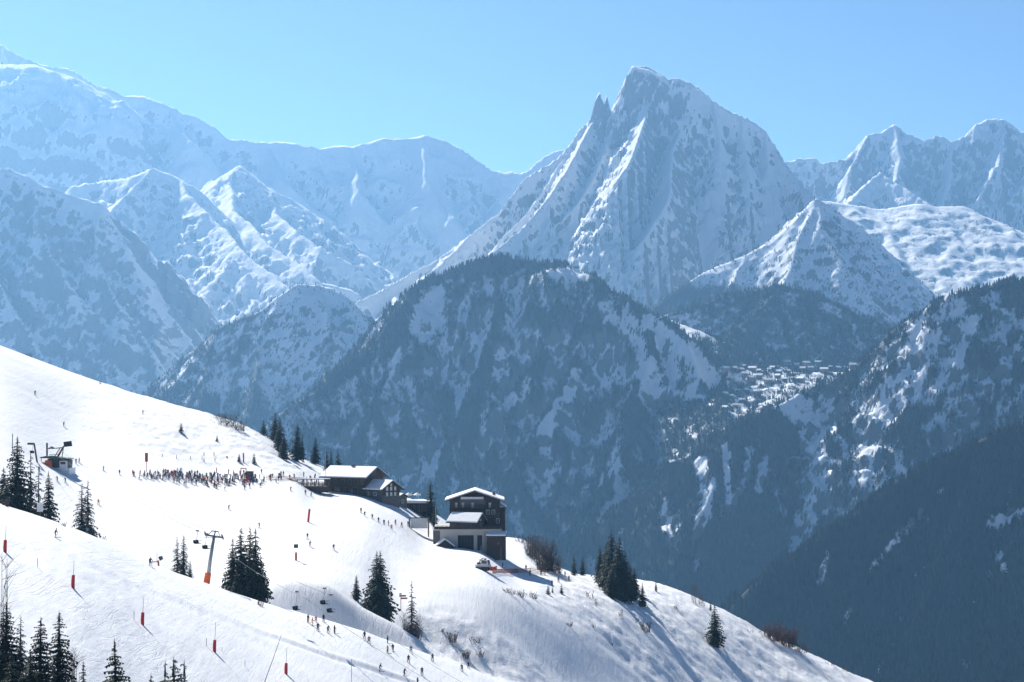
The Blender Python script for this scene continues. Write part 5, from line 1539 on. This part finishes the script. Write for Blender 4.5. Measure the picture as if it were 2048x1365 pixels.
# snow gun with its tower, left of the small spruce pair
p = on(318, 1128, 470, 600); kk = p.y/FOC
e = empty('snow_cannon', p, 0, 'fan snow cannon on a rusty red tower left of the small spruce pair', 'snow cannon')
part('tower', MB().tube([(0, 0, -.3), (-.2, 0, 3.0)], .22, 8).mesh('tower', M['rust']), e)
part('fan_barrel', MB().tube([(.1, -.3, 3.5), (.9, -.3, 3.8)], [.62, .5], 12).mesh('fan_barrel', M['dsteel']), e)
part('platform', MB().tube([(-.2, 0, 2.7), (-4.5, 0, 2.5)], .12, 6).tube([(-.2, 0, 1.5), (-4.4, 0, 1.4)], .1, 6).tube([(-.3, 0, 1.6), (-2.3, 0, 2.6)], .07, 6).tube([(-4.5, 0, 1.3), (-4.5, 0, 2.6)], .09, 6).tube([(-2.3, 0, 1.3), (-2.3, 0, 2.6)], .07, 6).mesh('platform', M['rust']), e)
part('aerial', MB().tube([(-.5, 0, 2.8), (-.5, 0, 5.0)], .05, 5).mesh('aerial', M['dsteel']), e)
part('pump_box', MB().quadbox(-3.6, -2.4, -.4, .5, .9, 1.7).mesh('pump_box', M['rust']), e)

# piste basher
p = on(968, 1141, 560, 700)
e = empty('piste_basher', p, R(-20), 'tracked piste basher with a red blade parked below the tall chalet', 'piste basher')
for s in (-1, 1):
    tk = part('track', MB().prism([(-2.2, s*1.35-.45, .35), (-1.8, s*1.35-.45, .02), (1.9, s*1.35-.45, .02), (2.3, s*1.35-.45, .4), (1.9, s*1.35-.45, .95), (-1.9, s*1.35-.45, .95)], (0, .9, 0)).mesh('track', M['black']), e)
    for i in range(5): part('wheel', MB().tube([(-1.6+i*.8, s*1.35-s*.02+s*.46, .42), (-1.6+i*.8, s*1.35+s*.52, .42)], .3, 10).mesh('wheel', M['dsteel']), tk)
part('body', MB().prism([(-2.2, -1.0, .7), (1.6, -1.0, .7), (1.8, -1.0, 1.3), (1.5, -1.0, 1.7), (-2.2, -1.0, 1.6)], (0, 2.0, 0)).mesh('body', M['white']), e)
cb = part('cab', MB().prism([(-.6, -.95, 1.7), (1.5, -.95, 1.7), (1.2, -.95, 2.9), (-.4, -.95, 3.0)], (0, 1.9, 0)).mesh('cab', M['white']), e)
part('windscreen', MB().prism([(1.56, -.8, 1.8), (1.56, .8, 1.8), (1.27, .8, 2.8), (1.27, -.8, 2.8)], (.03, 0, .01)).mesh('windscreen', M['glass']), cb)
part('side_window', MB().prism([(-.4, -.99, 1.9), (1.2, -.99, 1.9), (1.05, -.99, 2.75), (-.3, -.99, 2.8)], (0, .03, 0)).mesh('side_window', M['glass']), cb)
part('light_bar', MB().quadbox(.2, .45, -.8, .8, 3.02, 3.25).mesh('light_bar', M['black']), cb)
part('roll_bar', MB().tube([(-.8, -.9, 1.6), (-.9, -.9, 3.0), (-.9, .9, 3.0), (-.8, .9, 1.6)], .08, 6).mesh('roll_bar', M['dsteel']), e)
part('blade', MB().prism([(2.7, -2.3, .1), (3.0, -2.3, .1), (2.9, -2.3, .6), (3.1, -2.3, 1.1), (2.8, -2.3, 1.1), (2.6, -2.3, .6)], (0, 4.6, 0)).mesh('blade', M['red']), e)
part('blade_arm', MB().tube([(1.8, -.7, .7), (2.8, -.7, .6)], .12, 6).tube([(1.8, .7, .7), (2.8, .7, .6)], .12, 6).mesh('blade_arm', M['dsteel']), e)
part('tiller', MB().quadbox(-3.7, -2.5, -2.1, 2.1, .1, .8).mesh('tiller', M['dsteel']), e)
part('winch', MB().tube([(-1.5, 0, 1.6), (-1.5, 0, 2.1)], .6, 10).tube([(-1.5, 0, 2.1), (-.2, 0, 3.4)], .12, 6).mesh('winch', M['dsteel']), e)
# ------------------------------------------------------------------ skiers
pr = random.Random(21)
def PS(px, py, jk, label, pose='ski', tr='black', he='black', gear='ski', face=None, lo=None, hi=None, sc=1.0, group=None):
    person(on(px, py, lo, hi), pose, jk, tr, he, label, group, pr.uniform(-1.2, 1.2)+.6 if face is None else face, gear, sc)
# upper slope and around the station
for a in [
 (70, 790, 'black', 'lone dark skier highest on the upper left slope'), (127, 853, 'black', 'dark skier coming down above the lift station'),
 (285, 829, 'black', 'tiny dark skier high on the right of the upper slope'), (206, 942, 'grey', 'grey clad skier between the station and the queue'),
 (239, 950, 'black', 'dark skier standing just left of the queue', 'stand'), (197, 1009, 'orange', 'skier with orange jacket right of the frosted spruce pair', 'turn', 'black', 'orange'),
 (115, 963, 'brown', 'skier below the station in brown, left one of two'), (131, 966, 'black', 'skier below the station in black, right one of two'),
 (158, 926, 'black', 'person in black leaning beside the station', 'walk'), (152, 928, 'red', 'person in red jacket beside the station steps', 'stand'),
 (78, 944, 'purple', 'person in purple jacket behind the ragged spruce at the left', 'stand'), (110, 1075, 'black', 'dark skier alone on the near slope above the second lance'),
 (457, 1020, 'black', 'dark skier in the middle of the upper piste with a long shadow'), (519, 1056, 'black', 'dark skier above the big spruce clump'),
 (615, 1078, 'black', 'upper skier of the close pair near the disc marker', 'stand'), (620, 1094, 'grey', 'lower skier of the close pair near the disc marker', 'turn'),
 (667, 1100, 'black', 'dark skier casting a long shadow right of the close pair'), (722, 1026, 'black', 'left skier of two on the piste below the restaurant', 'stand'),
 (729, 1033, 'navy', 'right skier of two on the piste below the restaurant'), (745, 1038, 'black', 'bent skier at the edge of the restaurant shade', 'ski'),
 (521, 975, 'black', 'dark skier just below the net, left of the terrace'), (527, 968, 'grey', 'grey skier close to the left end of the net', 'stand'),
 (581, 983, 'red', 'skier in red top below the terrace'), (611, 990, 'black', 'left skier of two below the terrace corner', 'walk'), (622, 994, 'black', 'right skier of two below the terrace corner', 'walk'),
 (282, 1135, 'black', 'dark skier left of the snow cannon foot', 'stand'), (300, 1132, 'black', 'crouching person under the snow cannon arm', 'ski'),
 (777, 1052, 'navy', 'first of the little row under the restaurant shade', 'stand'), (783, 1060, 'orange', 'skier in orange splaying skis under the row', 'turn'),
 (768, 1050, 'black', 'dark skier left in the little row under the restaurant shade', 'stand'), (791, 1050, 'red', 'skier in red in the little row under the restaurant shade', 'stand'),
 (803, 1055, 'teal', 'skier in teal at the right of the little row', 'walk'), (816, 1053, 'black', 'dark person left of the billboard post', 'stand'), (757, 1046, 'black', 'dark person at the left end of the shade row', 'stand'),
 (712, 981, 'navy', 'person in navy on the shaded path below the restaurant', 'stand'), (756, 1002, 'black', 'dark person walking up the shaded path by the annex', 'walk'),
 (1052, 1141, 'black', 'tall dark person at the netting right of the chalet', 'stand'), (1060, 1152, 'black', 'dark skier just below the netting right of the chalet', 'walk'),
 (1082, 1151, 'black', 'left of two people by the big brown bush', 'stand'), (1090, 1151, 'grey', 'right of two people by the big brown bush', 'stand'),
 (1117, 1165, 'black', 'dark skier above the three little firs', 'stand'), (1130, 1153, 'brown', 'upper skier of two on the path left of the dark clump', 'stand'),
 (1138, 1162, 'brown', 'lower skier of two on the path left of the dark clump', 'stand'), (1202, 1166, 'brown', 'person beside the foot of the dark clump', 'stand'),
 (1005, 1136, 'black', 'small dark person behind the piste basher', 'stand'), (1104, 1172, 'black', 'dark skier among the three little firs', 'stand')]:
    px_, py_, jk, lb = a[:4]; po = a[4] if len(a) > 4 else 'ski'
    PS(px_, py_, jk, lb, po, a[5] if len(a) > 5 else pr.choice(('black', 'black', 'grey', 'navy')), a[6] if len(a) > 6 else 'black', lo=440 if 250 < px_ < 310 and py_ > 1100 else (560 if py_ > 970 and px_ > 190 and not px_ < 190 else None))
# lower slope, nearest skiers
for a in [
 (616, 1246, 'black', 'black clad skier at the left end of the ski class', 'stand'), (624, 1251, 'orange', 'ski instructor in bright orange suit leaning forward', 'turn', 'orange', 'orange'),
 (632, 1245, 'red', 'child in red beside the orange suit', 'ski', 'black', 'red', .8), (647, 1245, 'black', 'dark skier above the gap in the ski class', 'stand'),
 (636, 1263, 'black', 'front left skier of the ski class', 'stand'), (656, 1267, 'grey', 'front middle skier of the ski class', 'ski'), (669, 1267, 'black', 'front right skier of the ski class', 'stand'),
 (729, 1279, 'black', 'dark skier right of the ski class, upper of two', 'stand'), (738, 1288, 'grey', 'skier with a raised pole, lower of two right of the ski class', 'turn'),
 (775, 1287, 'black', 'dark skier standing directly above the yellow one', 'stand', 'grey'), (775, 1307, 'yellow', 'skier in yellow jacket on the near slope', 'stand', 'brown', 'white'),
 (786, 1304, 'black', 'dark skier right beside the yellow one', 'walk'), (822, 1307, 'blue', 'skier in blue at the edge of the shade strip', 'turn', 'green', 'blue'),
 (817, 1326, 'black', 'dark skier below the blue one', 'stand'), (759, 1342, 'black', 'dark skier lowest left near the bottom', 'ski'), (808, 1352, 'black', 'dark skier near the bottom middle', 'ski'),
 (844, 1351, 'black', 'dark upright skier near the bottom, right of the middle one', 'stand'), (865, 1323, 'navy', 'skier in navy on the rim of the near slope', 'stand', 'grey'),
 (835, 1372, 'brown', 'skier just entering at the bottom edge', 'stand'), (937, 1337, 'black', 'dark figure on the rim near the gully', 'ski'), (924, 1343, 'brown', 'snowboarder sitting on the rim near the gully', 'ski', 'black', 'black')]:
    px_, py_, jk, lb, po = a[:5]; tr = a[5] if len(a) > 5 else 'black'; he = a[6] if len(a) > 6 else 'black'; sc = a[7] if len(a) > 7 else 1.0
    PS(px_, py_, jk, lb, po, tr, he, lo=380, hi=560, sc=sc)

# the queue: a long narrow crowd that thickens to the right
cg = 'skiers in the long dark queue below the lift'
CC = ['black', 'black', 'black', 'navy', 'navy', 'grey', 'brown', 'purple', 'teal', 'red', 'green', 'black', 'blue', 'orange', 'white', 'red']
taken = []
n_q = 0; tries = 0
while n_q < 150 and tries < 4000:
    tries += 1
    u = pr.random()**.85
    px_ = 277+u*230
    mid = 953+10*min(1, max(0, (px_-300)/150))+2*math.sin(px_*.05)
    py_ = mid+pr.gauss(0, 1)*(2.6+5.5*u)
    if any(abs(px_-a)*1.0+abs(py_-c_)*1.2 < 2.7 for a, c_ in taken): continue
    taken.append((px_, py_)); n_q += 1
    jk = pr.choice(CC); tr_ = pr.choice(('black', 'navy', 'grey', 'brown')); he_ = pr.choice(('black', 'white', 'grey', 'red'))
    if tr_ == jk: tr_ = 'black'
    zn = 'left third' if px_ < 350 else ('middle' if px_ < 430 else 'right third')
    PS(px_, py_, jk, 'skier in %s jacket, %s trousers and %s helmet in the %s of the queue' % (jk, tr_, he_, zn), pr.choice(('stand', 'stand', 'walk', 'turn')), tr_, he_, lo=620, group=cg, sc=1.05)
PS(265, 950, 'red', 'first two tone skier at the left tip of the queue, red trousers', 'turn', 'red', 'black', lo=620)
PS(268, 953, 'black', 'dark skier at the left tip of the queue beside red trousers', 'stand', lo=620)
for i, (a, c_, jk) in enumerate(((348, 966, 'red'), (353, 968, 'black'), (358, 966, 'brown'), (368, 973, 'black'), (372, 973, 'purple'), (411, 971, 'black'), (416, 974, 'navy'), (449, 982, 'black'), (428, 975, 'grey'), (433, 978, 'black'))):
    PS(a, c_, jk, 'skier in %s jacket loose below the queue, %s' % (jk, 'near its left end' if a < 400 else 'near its right end'), pr.choice(('stand', 'ski')), lo=620, group='skiers standing loose just below the queue, '+jk)
# on and around the terrace
tg = 'people gathered at the sun terrace'
for i in range(34):
    a = pr.uniform(510, 640); c_ = 957+pr.gauss(0, 1)*5+(a-510)*.06
    jk = pr.choice(CC)
    PS(a, c_, jk, 'person in %s jacket, %s trousers in the loose gathering %s' % (jk, 'black' if i % 3 else 'grey', 'near the net' if a < 575 else 'at the terrace'), 'stand', 'black' if i % 3 else 'grey', lo=620, gear=None if i % 2 else 'ski', group=tg)
# ------------------------------------------------------------------ air
hz, n, b, out = new_mat('mountain haze')
n.nodes.remove(b)
pv = N(n, 'ShaderNodeVolumePrincipled')
pv.inputs['Color'].default_value = (0.27, 0.565, 0.92, 1)
pv.inputs['Density'].default_value = HAZE_D
pv.inputs['Anisotropy'].default_value = 0.58
n.links.new(pv.outputs[0], out.inputs['Volume'])
bm = bmesh.new()
bmesh.ops.create_cube(bm, size=1.0)
bmesh.ops.scale(bm, vec=(132000, 118000, 2700), verts=bm.verts)
bmesh.ops.translate(bm, vec=(0, 36000, -850-60+1350), verts=bm.verts)
me = bpy.data.meshes.new('haze'); bm.to_mesh(me); bm.free()
me.materials.append(hz)
link('haze', me, 'pale blue mountain haze filling the air between the peaks', 'haze', kind='stuff')
